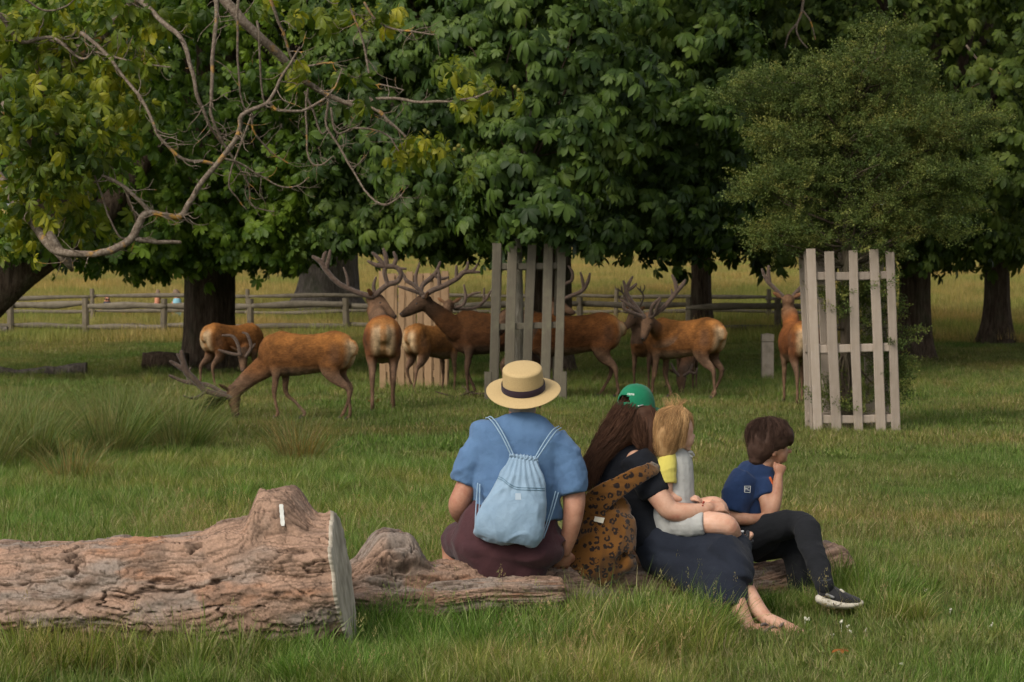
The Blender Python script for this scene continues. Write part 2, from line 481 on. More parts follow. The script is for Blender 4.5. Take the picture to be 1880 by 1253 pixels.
# sunny fringe of taller grass at the edge of the shade
x, y, px = in_view(1500, 38, 50.5)
k = (patch_noise(x, y, .5, 3) + (px > 1650) * .2 + (y > 44) * .15 > .0); x, y = x[k], y[k]
strew('fringe_grass', 'taller pale seeding grass at the edge of the tree shade', tuft_p, x, y, rng.uniform(.7, 1.25, len(x)), rng.choice([0, 1, 2, 3, 7, 8, 7, 8, 4], len(x)))
# longer grass: the left of the lawn behind the big log
x, y, px = in_view(2600, 12.0, 24, -60, 900)
k = (patch_noise(x, y, .6, 5) * 1.2 + np.interp(px, [0, 500, 800, 900], [.55, .35, .0, -.5]) + np.interp(y, [12, 13, 19, 24], [-.25, .05, .15, -.1]) > .05)
x, y = x[k], y[k]
strew('rough_grass', 'long uncut grass behind the big log', tuft_p, x, y, rng.uniform(.6, 1.0, len(x)), rng.choice([7, 8, 7, 8, 0, 1, 2, 3], len(x)))
# rank grass in front of and around the logs
x, y, px = in_view(5200, 9.3, 12.6, -60, 1700)
front = np.interp(x, [-3, 0.3, .8, 1.4, 2.2], [10.1, 10.75, 11.4, 12.0, 12.6])
k = log_mask(x, y) & (y < front + .25) & (patch_noise(x, y, 1.3, 9) + np.interp(px, [0, 560, 660, 1250, 1350, 1600], [.10, .25, .5, .45, -.15, -.25]) + np.exp(-((y - front) / .35) ** 2) * .45 - np.interp(front - y, [0, .5, 1.4], [0, 0, .25]) > .2)
feet = ((px > 1330) & (px < 1600) & (y < 11.75) & (y > 10.4))
k &= ~feet
xa, ya = x[k], y[k]
nearlog = np.exp(-((ya - np.interp(xa, [-3, -.6, .3, .8, 1.4, 2.2], [10.0, 10.2, 11.0, 11.5, 12.1, 12.6])) / .3) ** 2) * np.where(xa < -.75, .0, 1.0)
strew('rank_grass', 'tall tangled grass tufts growing along the front of the logs', tuft_p, xa, ya, rng.uniform(.5, .85, len(xa)) * (1 - .18 * nearlog), rng.choice([0, 1, 2, 3, 7, 8, 0, 1], len(xa)), .25)
x, y, px = in_view(900, 9.2, 16, -60, 1940)
k = log_mask(x, y) & ((px < 1300) | (rng.uniform(0, 1, len(x)) < .45)) & ~((px > 1330) & (px < 1500) & (y < 11.3) & (y > 10.8)) & ~((px < 640) & (y < 10.5) & (y > 9.9) & (rng.uniform(0, 1, len(x)) < .6))
strew('seed_stalks', 'thin dry flowering grass stalks standing above the turf', tuft_p, x[k], y[k], rng.uniform(.5, .95, k.sum()), rng.integers(4, 7, k.sum()), .12)
# lush arching tufts beside the log ends and the boy's shoe, and dry wisps round the guard feet
tx, ty = [], []
for x0_, x1_, y0_, y1_, n_ in ((645, 1330, 1165, 1225, 120), (640, 700, 1150, 1200, 30), (1040, 1290, 1150, 1200, 60), (1530, 1660, 1098, 1130, 46), (0, 640, 1222, 1250, 50)):
    px_ = rng.uniform(x0_, x1_, n_); d_ = F * H / (rng.uniform(y0_, y1_, n_) - 555); tx.append((px_ - 940) / F * d_); ty.append(d_)
tx, ty = np.concatenate(tx), np.concatenate(ty); k = log_mask(tx, ty)
strew('tussock_grass', 'lush arching tussocks along the log and beside the shoe of the boy', tuft_p, tx[k], ty[k], rng.uniform(.75, 1.2, k.sum()), rng.integers(0, 4, k.sum()), .25)
tx = np.concatenate([rng.uniform(1495, 1655, 90), rng.uniform(1390, 1440, 30)]); ty = np.concatenate([rng.uniform(28.0, 29.4, 90), rng.uniform(44.8, 45.9, 30)])
strew('dry_grass', 'reddish dry grass stalks round the foot of the right guard and the marker post', tuft_p, (tx - 940) / F * ty, ty, rng.uniform(.35, .6, 120), rng.integers(4, 7, 120), .2)
# low scattered longer turf on the right
x, y, px = in_view(1500, 9.3, 15, 640, 1940)
k = log_mask(x, y) & (patch_noise(x, y, 1.0, 21) > -.08) & ~((px > 1330) & (px < 1600) & (y < 11.7) & (y > 10.6))
strew('ragged_turf', 'slightly longer ragged turf right of the family', tuft_p, x[k], y[k], rng.uniform(.3, .6, k.sum()), rng.choice([7, 8, 0, 1], k.sum()), .2)

M_rush = grass_mat('rush_grass', 1.2, .3)
rush = [(10, 850, 23.0, .78, 800, .22, 'tall rush clump in the left corner of the rushes, behind the others'), (265, 840, 24.6, .74, 700, .22, 'rush clump in the middle of the tall clumps, behind them'), (352, 838, 25.0, .5, 420, .2, 'thin rush clump nearest the muzzle of the grazing stag'), (60, 872, 22.3, .74, 900, .20, 'tall dark green rush clump at the far left edge'), (205, 858, 23.3, .8, 900, .22, 'tall rush clump second from the left edge with brown dead stems at its foot'),
        (330, 842, 24.2, .72, 800, .2, 'arching rush clump between the far left clumps and the grazing stag'), (548, 862, 22.6, .55, 620, .18, 'ginger brown rush clump below the hind legs of the grazing stag'),
        (-30, 880, 21.6, .7, 600, .2, 'rush clump cut by the left border of the view'), (130, 900, 20.6, .42, 400, .2, 'low brown rush clump in front of the tall left ones')]
for px_, py_, d_, h_, n_, r_, lb in rush:
    brown = px_ in (548, 130)
    cols = RUSH + [(.26, .17, .06), (.22, .16, .06)] * (1 if brown else 0)
    me = blade_mesh('rush_clump', int(n_ * 1.0), r_, h_ * .4, h_ * 1.3, .0028, .55, M_rush, 4, cols, True, 1.0, weep=.9)
    o = link('rush_clump', me); o.location = Vector(G(px_, d_)); tag(o, lb, 'rush clump', 'rush clumps on the left of the lawn')

# ------------------------------------------------------------------ leaves and crowns
def chestnut_leaf(name, mat, droop, seed, nl=7, fold=.25, L=.25):
    r = np.random.default_rng(seed); mb = MB()
    angs = np.linspace(-125, 125, nl) + r.normal(0, 7, nl)
    lens = np.interp(np.abs(angs), [0, 60, 125], [1, .9, .55]) * L * r.uniform(.88, 1.1, nl)
    T = [0, .3, .6, .82, 1]; W = [.012, .11, .19, .17, .0]
    for a, l in zip(angs, lens):
        a = math.radians(a); dr_ = np.array([math.cos(a), math.sin(a), 0]); sd_ = np.array([-math.sin(a), math.cos(a), 0])
        dd = droop * r.uniform(.7, 1.3); v = []; tw = r.normal(0, .15)
        for t, w_ in zip(T, W):
            c = dr_ * l * t * (1 - .25 * dd * t) + np.array([0, 0, -dd * l * t * t * .8])
            s_ = sd_ + np.array([0, 0, tw])
            v += [c - s_ * w_ * l * 1.05 + [0, 0, fold * w_ * l], c, c + s_ * w_ * l * 1.05 + [0, 0, fold * w_ * l]]
        f = []
        for i in range(len(T) - 1):
            b = 3 * i; f += [(b, b + 1, b + 4, b + 3), (b + 1, b + 2, b + 5, b + 4)]
        mb.add(np.array(v), f, np.array([1, 1, 1]) * r.uniform(.86, 1.14))
    mb.tube([(0, 0, 0), (-.05, 0, .02), (-.13, 0, .0)], [.0025, .003, .003], n=3, ends='open', col=(1.2, 1.1, .8))
    return mb.mesh(name, mat, True, True)

def crown_pts(lobes, ncl, per, cr, seed, zmin, front=.55, ztop=99, shell=(.72, 1.0)):
    """clusters on the shell of ellipsoid lobes; leaves domed over every cluster. Returns pos, X, Y, Z frames and cluster ids"""
    r = np.random.default_rng(seed); cs = []; outs = []
    wts = np.array([l[1][0] * l[1][2] for l in lobes]); wts = wts / wts.sum()
    tries = 0
    while len(cs) < ncl and tries < 60 * ncl:
        tries += 1
        li = r.choice(len(lobes), p=wts); c, rad = np.array(lobes[li][0]), np.array(lobes[li][1])
        d = norm(r.normal(0, 1, 3))
        if d[1] > .25 and r.uniform() > front: continue
        p = c + d * rad * r.uniform(*shell)
        inside = False
        for lj, (c2, r2) in enumerate(lobes):
            if lj != li and np.sum(((p - np.array(c2)) / (np.array(r2) * .8)) ** 2) < 1: inside = True
        if inside: continue
        if p[2] < zmin: p[2] = zmin + abs(r.normal(0, .35))
        if p[2] > ztop: continue
        cs.append(p); outs.append(norm(d / rad))
    cs = np.array(cs); outs = np.array(outs)
    pos = []; X = []; Z = []; cid = []
    for i, (c, o) in enumerate(zip(cs, outs)):
        m = max(3, int(per * r.uniform(.6, 1.4)))
        oh = norm(np.array([o[0], o[1], 0]) + 1e-3)
        dirs = norm(r.normal(0, 1, (m, 3)) + oh * .9 + np.array([0, 0, .55]))
        k = cr * r.uniform(.7, 1.3)
        p = c + dirs * np.array([k, k, k * .62]) * r.uniform(.55, 1.0, (m, 1))
        hd = norm(dirs * np.array([1, 1, 0]) + oh * .7 + r.normal(0, .25, (m, 3)) * np.array([1, 1, 0]))
        el = r.normal(.95, .3, (m, 1))                       # how far the leaf tips over towards hanging
        x_ = hd * np.cos(el) + np.array([0, 0, -1]) * np.sin(el)
        z_ = hd * np.sin(el) + np.array([0, 0, 1]) * np.cos(el)
        sp = r.normal(0, .5, (m, 1)); y_ = np.cross(z_, x_)
        x_ = norm(x_ * np.cos(sp) + y_ * np.sin(sp))
        pos.append(p); X.append(x_); Z.append(z_); cid += [i] * m
    pos = np.vstack(pos); X = np.vstack(X); Z = np.vstack(Z)
    pos[:, 2] = np.maximum(pos[:, 2], zmin - .35 + r.normal(0, .12, len(pos)))
    return pos, X, np.cross(Z, X), Z, cs

def to_px(p):
    d = p[:, 1]; ct, st = math.cos(TILT), math.sin(TILT)
    z = p[:, 2] - H; depth = d * ct - z * st; up = z * ct + d * st
    return 940 + F * p[:, 0] / depth, 626.5 - F * up / depth

LEAF_COLS = {}
def leaves(tree, col, nproto, pos, X, Y, Z, scale, single=300, occl=None, label=None, seed=1):
    r = np.random.default_rng(seed)
    rot = frames_to_euler(X, Y, Z); n = len(pos); scl = scale * r.uniform(.55, 1.25, n); idx = r.integers(0, nproto, n)
    take = np.zeros(n, bool)
    if single:
        px, py = to_px(pos); vis = (px > -20) & (px < 1900) & (py > -20) & (py < 620)
        # nearest to the camera on a coarse grid of directions first
        g = (np.floor(px / 26) * 1000 + np.floor(py / 26)).astype(int)
        order = np.argsort(pos[:, 1]); seen = set(); pick = []
        for i in order:
            if vis[i] and g[i] not in seen: seen.add(g[i]); pick.append(i)
        pick = np.array(pick[:]); 
        if len(pick) > single: pick = pick[np.argsort(-scl[pick] / pos[pick, 1])][:single]
        take[pick] = True
        pm = [o.data for o in sorted(col.objects, key=lambda o: o.name)]
        inv = parent_mat(tree).inverted()
        for i in pick:
            o = bpy.data.objects.new('leaf', pm[idx[i]]); C.objects.link(o); o.parent = tree; o.matrix_parent_inverse = inv
            o.location = Vector(pos[i]); o.rotation_euler = Euler(rot[i].tolist(), 'XYZ'); o.scale = (scl[i],) * 3
    k = ~take
    o = scatter('crown', col, pos[k], rot[k], scl[k], idx[k], tree)
    o['kind'] = 'stuff'
    return o

def bark_mat(name, c1, c2, c3):
    k = NT(name); tc = k.n('TexCoord').outputs['Object']
    mp = k.n('Mapping', {'Vector': tc, 'Scale': (1, 1, .16)}).outputs[0]
    n1 = k.noise(mp, 16, 6, .65, .6); n2 = k.noise(tc, 1.6, 3)
    col = k.ramp(n1, [(.32, c1), (.52, c2), (.72, c3)])
    col = k.mix(k.ramp(n2, [(.5, (0, 0, 0)), (.75, (.55, .55, .55))]), col, (.05, .06, .03))
    return k.end(col, .92, .1, n1, 1.0, .05)
M_bark = bark_mat('tree_bark', (.030, .021, .014), (.075, .052, .036), (.13, .10, .075))
M_bark2 = bark_mat('oak_bark', (.05, .042, .034), (.12, .10, .085), (.2, .17, .145))

def trunk(tree, pts, mat, flare=1.6, n=40, rough=.05, seed=0, name='trunk'):
    """tapered trunk with a spreading, fluted foot; pts rows: x y z r"""
    q = spline(pts, 8); p = q[:, :3].copy(); r = q[:, 3]
    mb = MB(); mb.tube(p, r, n=n, ends='flat'); me = mb.mesh(name, mat)
    co = coords(me); z0 = p[0, 2]; h = co[:, 2] - z0
    c = np.stack([np.interp(co[:, 2], p[:, 2], p[:, 0]), np.interp(co[:, 2], p[:, 2], p[:, 1])], 1)
    dv = co[:, :2] - c; ang = np.arctan2(dv[:, 1], dv[:, 0])
    root = np.exp(-np.maximum(h, 0) / .38) * (flare - 1) * (1 + .5 * np.sin(ang * 5 + seed) + .25 * np.sin(ang * 9 + 2 * seed))
    fl = 1 + root + rough * np.sin(ang * 7 + co[:, 2] * .8 + seed) + rough * 1.2 * fbm(co * np.array([5, 5, 1.2]), 3, seed)
    co[:, :2] = c + dv * fl[:, None]
    me.vertices.foreach_set('co', co.astype(np.float32).ravel()); me.update()
    return link(name, me, tree)

def limbs(tree, base, targets, r0, mat, seed=0, name='limbs'):
    r = np.random.default_rng(seed); mb = MB()
    for t in targets:
        t = np.array(t); b = np.array(base) + r.normal(0, .1, 3); m = (b + t) / 2 + np.array([0, 0, .5]) + r.normal(0, .35, 3)
        q = spline([np.append(b, r0), np.append(m, r0 * .55), np.append(t, r0 * .14)], 7)
        mb.tube(q[:, :3] + fbm(q[:, :3] * 1.5, 2, seed)[:, None] * .12, q[:, 3], n=7, ends='flat')
    return mb.build(name, mat, tree)

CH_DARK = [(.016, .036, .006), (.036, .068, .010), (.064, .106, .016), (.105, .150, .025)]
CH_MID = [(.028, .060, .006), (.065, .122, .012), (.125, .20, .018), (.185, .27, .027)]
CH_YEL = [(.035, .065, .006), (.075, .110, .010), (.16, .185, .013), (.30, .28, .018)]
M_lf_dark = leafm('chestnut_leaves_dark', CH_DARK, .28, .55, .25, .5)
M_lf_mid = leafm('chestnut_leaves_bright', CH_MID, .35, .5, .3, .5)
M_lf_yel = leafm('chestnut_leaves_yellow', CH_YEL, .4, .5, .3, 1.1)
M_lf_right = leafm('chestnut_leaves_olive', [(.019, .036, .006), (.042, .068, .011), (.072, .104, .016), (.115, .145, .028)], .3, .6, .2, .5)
K_dark = protos('leaf_dark', [chestnut_leaf('leaf', M_lf_dark, d, 10 + i) for i, d in enumerate((.35, .6, .9, 1.2))])
K_mid = protos('leaf_bright', [chestnut_leaf('leaf', M_lf_mid, d, 20 + i) for i, d in enumerate((.35, .6, .9, 1.2))])
K_yel = protos('leaf_yellow', [chestnut_leaf('leaf', M_lf_yel, d, 30 + i, 6) for i, d in enumerate((.5, .9, 1.3))])
K_right = protos('leaf_olive', [chestnut_leaf('leaf', M_lf_right, d, 40 + i) for i, d in enumerate((.35, .6, .9, 1.2))])

def chestnut(label, base_px, base_d, r, lobes, col, ncl, per, scale, seed, zmin, single=300, flare=1.5, mat=None, lean=0.0, name='horse_chestnut_tree', cr=.75, extra=None, h=5.5, group=None, cat='tree'):
    b = G(base_px, base_d)
    t = empty(name, b, label, cat, group)
    trunk(t, [(b[0], b[1], b[2] - .15, r * 1.05), (b[0] + lean * .3, b[1], b[2] + 1.3, r * .97), (b[0] + lean, b[1], b[2] + 3, r * .93), (b[0] + lean * 1.5, b[1], b[2] + h, r * .6), (b[0] + lean * 1.2, b[1], b[2] + h + 3, r * .3)], mat or M_bark, flare, seed=seed)
    pos, X, Y, Z, cs = crown_pts(lobes, ncl, per, cr, seed, zmin)
    p2, X2, Y2, Z2, _ = crown_pts([(c, (a * .72, b_ * .72, e * .8)) for c, (a, b_, e) in lobes], int(ncl * .35), int(per * .8), cr * 1.5, seed + 50, zmin + .25, shell=(.3, 1.0))
    pos = np.vstack([pos, p2]); X = np.vstack([X, X2]); Y = np.vstack([Y, Y2]); Z = np.vstack([Z, Z2])
    if extra is not None:
        for e in extra:
            q = crown_pts([e[0]], e[1], per, e[2], seed + 77, e[3], shell=(.3, 1.0))
            pos = np.vstack([pos, q[0]]); X = np.vstack([X, q[1]]); Y = np.vstack([Y, q[2]]); Z = np.vstack([Z, q[3]])
    leaves(t, col, len(col.objects), pos, X, Y, Z, scale, single, seed=seed)
    rr = np.random.default_rng(seed); tg = cs[rr.choice(len(cs), min(16, len(cs)), replace=False)]
    limbs(t, (b[0] + lean, b[1], b[2] + 2.9), tg, r * .42, mat or M_bark, seed)
    return t

def Q(px, py, d): return P(px, py, d)
CAT = 'parkland trees'
def L(px, py, d, rx, ry, rz): return (tuple(P(px, py, d)), (rx, ry, rz))
# left chestnut (bright leaves), trunk left of the grazing stag
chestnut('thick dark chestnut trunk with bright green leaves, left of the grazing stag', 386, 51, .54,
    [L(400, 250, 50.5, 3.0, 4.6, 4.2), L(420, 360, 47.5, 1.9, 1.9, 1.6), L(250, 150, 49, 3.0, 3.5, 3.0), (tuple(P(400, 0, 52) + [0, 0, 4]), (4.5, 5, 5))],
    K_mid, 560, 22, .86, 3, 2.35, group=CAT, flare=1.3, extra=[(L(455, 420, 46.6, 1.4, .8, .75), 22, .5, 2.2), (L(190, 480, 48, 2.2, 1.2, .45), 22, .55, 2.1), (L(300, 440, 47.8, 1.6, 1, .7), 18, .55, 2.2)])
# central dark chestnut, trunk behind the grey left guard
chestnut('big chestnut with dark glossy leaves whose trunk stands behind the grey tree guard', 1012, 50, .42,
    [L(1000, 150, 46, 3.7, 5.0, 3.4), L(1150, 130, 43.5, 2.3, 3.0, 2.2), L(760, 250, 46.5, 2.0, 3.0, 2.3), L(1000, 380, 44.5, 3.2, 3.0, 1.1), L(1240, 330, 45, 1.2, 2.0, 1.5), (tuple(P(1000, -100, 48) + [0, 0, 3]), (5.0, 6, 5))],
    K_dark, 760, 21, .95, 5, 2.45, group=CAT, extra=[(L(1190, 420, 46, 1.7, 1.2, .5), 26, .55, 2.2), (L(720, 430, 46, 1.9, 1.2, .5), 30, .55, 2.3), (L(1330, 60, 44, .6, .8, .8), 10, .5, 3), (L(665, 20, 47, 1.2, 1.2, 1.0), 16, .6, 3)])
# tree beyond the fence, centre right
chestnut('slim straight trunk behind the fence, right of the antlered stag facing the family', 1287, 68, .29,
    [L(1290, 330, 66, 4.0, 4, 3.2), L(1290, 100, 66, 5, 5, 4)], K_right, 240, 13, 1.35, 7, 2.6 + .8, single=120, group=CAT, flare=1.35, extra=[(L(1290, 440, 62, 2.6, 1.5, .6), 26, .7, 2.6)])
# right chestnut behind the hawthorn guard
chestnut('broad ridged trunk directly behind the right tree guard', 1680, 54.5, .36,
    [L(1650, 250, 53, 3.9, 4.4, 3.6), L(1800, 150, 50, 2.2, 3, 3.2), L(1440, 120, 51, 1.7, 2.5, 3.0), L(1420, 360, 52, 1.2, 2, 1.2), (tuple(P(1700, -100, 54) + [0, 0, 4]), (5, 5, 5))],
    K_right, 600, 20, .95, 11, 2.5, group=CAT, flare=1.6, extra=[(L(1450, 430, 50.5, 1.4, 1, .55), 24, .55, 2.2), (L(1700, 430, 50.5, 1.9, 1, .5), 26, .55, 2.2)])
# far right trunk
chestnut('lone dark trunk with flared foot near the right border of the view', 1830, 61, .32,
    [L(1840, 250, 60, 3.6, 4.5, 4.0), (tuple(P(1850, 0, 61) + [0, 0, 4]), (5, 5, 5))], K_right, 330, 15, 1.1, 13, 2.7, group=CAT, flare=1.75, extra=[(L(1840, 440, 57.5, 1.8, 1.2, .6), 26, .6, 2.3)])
# veteran oak behind the fence
chestnut('massive old pale grey trunk with spreading foot behind the fence', 604, 76, .92,
    [L(600, 200, 74, 5.5, 5, 5.5), (tuple(P(600, -50, 76) + [0, 0, 5]), (7, 7, 6))], K_dark, 330, 14, 1.6, 17, 4.3, single=60, group=CAT, flare=1.9, mat=M_bark2, name='oak_tree', cr=1.2, extra=[(L(590, 440, 68, 1.6, 2, .9), 20, .8, 3.6)])
# leaning tree at the left border: its trunk crosses the corner, leaves hang over the fence
b = G(-150, 45)
t = empty('horse_chestnut_tree', b, 'dark trunk leaning in from the left border above the fence', 'tree', CAT)
q = np.array([np.append(b - [0, 0, .2], .48), np.append(P(-60, 590, 45), .44), np.append(P(20, 515, 45), .36), np.append(P(90, 465, 45), .3), np.append(P(190, 390, 45), .24), np.append(P(300, 250, 46), .15)])
q = spline(q, 6); mb = MB(); mb.tube(q[:, :3], q[:, 3], n=20, ends='flat'); mb.build('trunk', M_bark, t)
pos, X, Y, Z, cs = crown_pts([L(60, 250, 45, 2.6, 3, 2.6), L(-150, 50, 46, 5, 5, 5), L(140, 430, 44.6, 1.9, 1.0, .55)], 260, 17, .6, 19, 2.05)
leaves(t, K_mid, 4, pos, X, Y, Z, .95, 200, seed=19)
limbs(t, P(150, 420, 45), cs[:14], .12, M_bark, 4)
# far wood closing the meadow, and trees behind the gaps
r = np.random.default_rng(99)
n = 4200; xx = r.uniform(-110, 110, n); yy = r.uniform(205, 240, n); zz = gz(xx, yy) + r.uniform(.5, 1, n) * (27 + 5 * fbm(np.stack([xx * .06, xx * 0, xx * 0], 1), 3, 4)) * r.uniform(.1, 1, n) ** .5
X = norm(r.normal(0, 1, (n, 3))); Z = norm(np.cross(X, r.normal(0, 1, (n, 3))) + [0, -.3, 1]); X = norm(X - Z * np.sum(X * Z, 1)[:, None])
o = scatter('far_woodland', K_dark, np.stack([xx, yy, zz], 1), frames_to_euler(X, np.cross(Z, X), Z), r.uniform(8, 14, n), r.integers(0, 4, n))
tag(o, 'distant dark wood beyond the meadow', 'wood', kind='stuff')
# ------------------------------------------------------------------ fences
M_rail = woodm('weathered_rail', (.11, .092, .066), (.21, .18, .135), (.1, 1, 1), 22)
M_post = woodm('weathered_post', (.11, .090, .060), (.21, .175, .125), (1, 1, .12), 24)
M_guard = woodm('grey_guard_wood', (.075, .064, .046), (.15, .13, .098), (1, 1, .05), 45, (.16, .15, .10))
M_guard2 = woodm('pale_guard_wood', (.205, .165, .13), (.37, .31, .255), (1, 1, .05), 45, (.24, .19, .14))
M_new = woodm('new_pine', (.24, .15, .08), (.37, .245, .145), (1, 1, .05), 45, (.22, .135, .07))

def rail(parent, a, b, r, seed, sag=.04):
    a, b = np.array(a), np.array(b); n = 12; t = np.linspace(0, 1, n)[:, None]; rr = np.random.default_rng(seed)
    p = a * (1 - t) + b * t; ph = rr.uniform(0, 6)
    p[:, 2] += (np.sin(t[:, 0] * 7 + ph) * .014 + np.sin(t[:, 0] * 3.1 + ph * 2) * .5 * sag) * np.sin(np.pi * np.clip(t[:, 0], .02, .98)) ** .4
    p[:, 1] += np.sin(t[:, 0] * 5 + ph) * .015
    rad = r * (.75 + .35 * np.sin(np.pi * t[:, 0]) + .12 * np.sin(t[:, 0] * 11 + ph))
    mb = MB(); mb.tube(p, rad * 1.15, rad * .7, up=(0, 1, 0), n=8, ends='flat'); o = mb.build('rail', M_rail, parent); return o

def post(parent, px, d, h, w, seed):
    b = G(px, d, -.2); rr = np.random.default_rng(seed); lx, ly = rr.normal(0, .02, 2)
    mb = MB(); q = np.array([b, b + [lx * .5, ly * .5, h * .6], b + [lx, ly, h + .2]])
    mb.tube(q, [w * .55, w * .5, w * .47], [w * .5, w * .45, w * .42], up=(0, 1, 0), n=7, ends='flat'); return mb.build('post', M_post, parent, sm=False)

def fence(label, d, posts, rails, pw, ph, spans, seed):
    t = empty('post_and_rail_fence', G(posts[0], d), label, 'fence', 'post and rail fences')
    for i, p_ in enumerate(posts): post(t, p_, d, ph, pw, seed + i)
    rr = np.random.default_rng(seed)
    for i in range(len(spans) - 1):
        for j, (z, r) in enumerate(rails):
            a = G(spans[i] - 6, d, z + rr.normal(0, .025)); b = G(spans[i + 1] + 6, d, z + rr.normal(0, .025))
            a[1] += .03 * (-1) ** i; b[1] += .03 * (-1) ** i
            rail(t, a, b, r, seed * 10 + i * 3 + j)
    return t
fence('nearer split-rail fence with two rough grey rails', 65, [-130, 20, 158, 300, 460, 637, 850, 1066, 1265, 1428, 1600],
      [(.80, .075), (.26, .06)], .19, 1.0, [-280, -130, 20, 158, 300, 460, 637, 850, 1066, 1265, 1428, 1600], 3)
fence('farther split-rail fence seen above and through the nearer one', 72, [-90, 170, 456, 700, 905, 1130, 1411, 1640],
      [(.74, .05), (.30, .045)], .14, .98, [-350, -90, 170, 456, 700, 905, 1130, 1411, 1640], 8)

# ------------------------------------------------------------------ tree guards
def plank(parent, a, b, w, th, mat, nrm, name='slat', seed=0):
    """straight board from a to b, w wide, th thick, facing nrm; slightly worn corners"""
    a, b = np.array(a), np.array(b); t = norm(b - a); n_ = norm(np.array(nrm) - t * np.dot(nrm, t)); s_ = np.cross(t, n_)
    rr = np.random.default_rng(seed); v = []
    for q, k in ((0, 0), (.5, rr.normal(0, .006)), (1, 0)):
        c = a + (b - a) * q + n_ * k + s_ * rr.normal(0, .004)
        ww = w / 2 * (1 + rr.normal(0, .03)); ch = th * .25
        for su, nv in ((-ww + ch, -th / 2), (ww - ch, -th / 2), (ww, -th / 2 + ch), (ww, th / 2 - ch), (ww - ch, th / 2), (-ww + ch, th / 2), (-ww, th / 2 - ch), (-ww, -th / 2 + ch)):
            v.append(c + s_ * su + n_ * nv)
    f = []
    for i in range(2):
        for j in range(8): f.append((i * 8 + j, i * 8 + (j + 1) % 8, i * 8 + 8 + (j + 1) % 8, i * 8 + 8 + j))
    f += [tuple(range(7, -1, -1)), tuple(range(16, 24))]
    mb = MB(); mb.add(np.array(v) - a, f); me = mb.mesh(name, mat, False)
    o = bpy.data.objects.new(name, me); C.objects.link(o); o.location = Vector(a); o.parent = parent; o.matrix_parent_inverse = parent_mat(parent).inverted()
    return o

def guard(label, d, tops, bots, ytop, ybot, rails_y, mat, width_d, w, group, back=True, slatback=5, railh=.10):
    """square cage; the front slats follow the photograph, the other three sides repeat their spacing"""
    g0 = G((bots[0] + bots[-1]) / 2, d); t = empty('tree_guard', g0, label, 'tree guard', group)
    y1 = d; k = 0
    for i, (a, b) in enumerate(zip(tops, bots)):
        top = P(a + (i * 7 % 5 - 2) * .8, ytop + (i * 5 % 7) - 3, d); bot = G(b, d); bot[2] = max(P(b, ybot, d)[2], bot[2]) - .06
        plank(t, bot, top, w * (.95 + .1 * (i % 2)), .03, mat, (0, -1, 0), seed=i)
    xl, xr = (bots[0] + tops[0]) / 2, (bots[-1] + tops[-1]) / 2
    for j, yy in enumerate(rails_y):
        f_ = np.clip((yy - ytop) / (ybot - ytop), 0, 1)
        a = P(tops[0] * (1 - f_) + bots[0] * f_, yy + (j % 2) * 3, d); b = P(tops[-1] * (1 - f_) + bots[-1] * f_, yy - 2, d)
        dx = np.array([b[0] - a[0], 0, 0])
        for yo in (.035, width_d - .035):
            plank(t, a + [-.03, yo, 0], b + [.03, yo, 0], railh, .035, mat, (0, -1, 0), 'rail', seed=40 + j)
        for e in (a, b):
            plank(t, e + [0, .06, -.005], e + [0, width_d - .06, -.005], railh, .035, mat, (1, 0, 0), 'rail', seed=50 + j)
    if back:
        for i, (a, b) in enumerate(zip(tops, bots)):
            top = P(a, ytop, d) + [0, width_d, 0]; bot = G(b, d) + [0, width_d, -.06]
            bot[2] = float(gz(bot[0], bot[1])) - .06
            plank(t, bot, top, w, .03, mat, (0, 1, 0), seed=60 + i)
        for s_, a, b in ((-1, tops[0], bots[0]), (1, tops[-1], bots[-1])):
            for q in (.5,):
                top = P(a, ytop, d) + [s_ * .03, width_d * q, 0]; bot = G(b, d) + [s_ * .03, width_d * q, -.06]
                plank(t, bot, top, w, .03, mat, (s_, 0, 0), seed=70 + int(q * 10))
    return t
GR = 'wooden tree guards'
guard('pale grey slatted guard round the hawthorn on the right', 28.6, [1490, 1522, 1564, 1605, 1633], [1503, 1537, 1578, 1620, 1646], 460, 797, [508, 639, 771], M_guard2, .8, .112, GR)
gl = guard('dark grey slatted tree guard behind the straw hat', 36.8, [914, 941, 975, 1008, 1031], [905, 934, 966, 1001, 1024], 450, 744, [490, 598, 708], M_guard, 1.05, .14, GR)
for px_ in (896, 1034):
    a = G(px_, 36.5); plank(gl, a - [0, 0, .1], a + [0, 0, .48], .11, .05, M_guard, (0, -1, 0), 'stake')
guard('new orange-brown pine guard behind the deer', 42, [703, 718, 736, 753, 770, 786, 802, 816], [703, 719, 737, 754, 771, 787, 802, 815], 501, 713, [512, 607, 690], M_new, 1.1, .115, GR)
# square marker post
M_mark = woodm('marker_wood', (.34, .27, .20), (.50, .41, .32), (1, 1, .05), 45)
b = G(1409, 45.9); t = empty('marker_post', b, 'short pale square wooden post with a grooved cap, left of the right tree guard', 'post')
mb = MB(); mb.box(b - [.11, .1, .15], b + [.11, .1, .78]); mb.build('post_shaft', M_mark, t, sm=False)
mb = MB(); mb.box(b + [-.115, -.105, .795], b + [.115, .105, .93]); mb.add(*(lambda v: (np.array(v) + b, [(0, 1, 4), (1, 2, 4), (2, 3, 4), (3, 0, 4)]))([(-.115, -.105, .93), (.115, -.105, .93), (.115, .105, .93), (-.115, .105, .93), (0, 0, .948)])); mb.build('post_cap', M_mark, t, sm=False)
mb = MB(); mb.box(b + [-.10, -.09, .77], b + [.10, .09, .80]); mb.build('groove', M_post, t, sm=False)

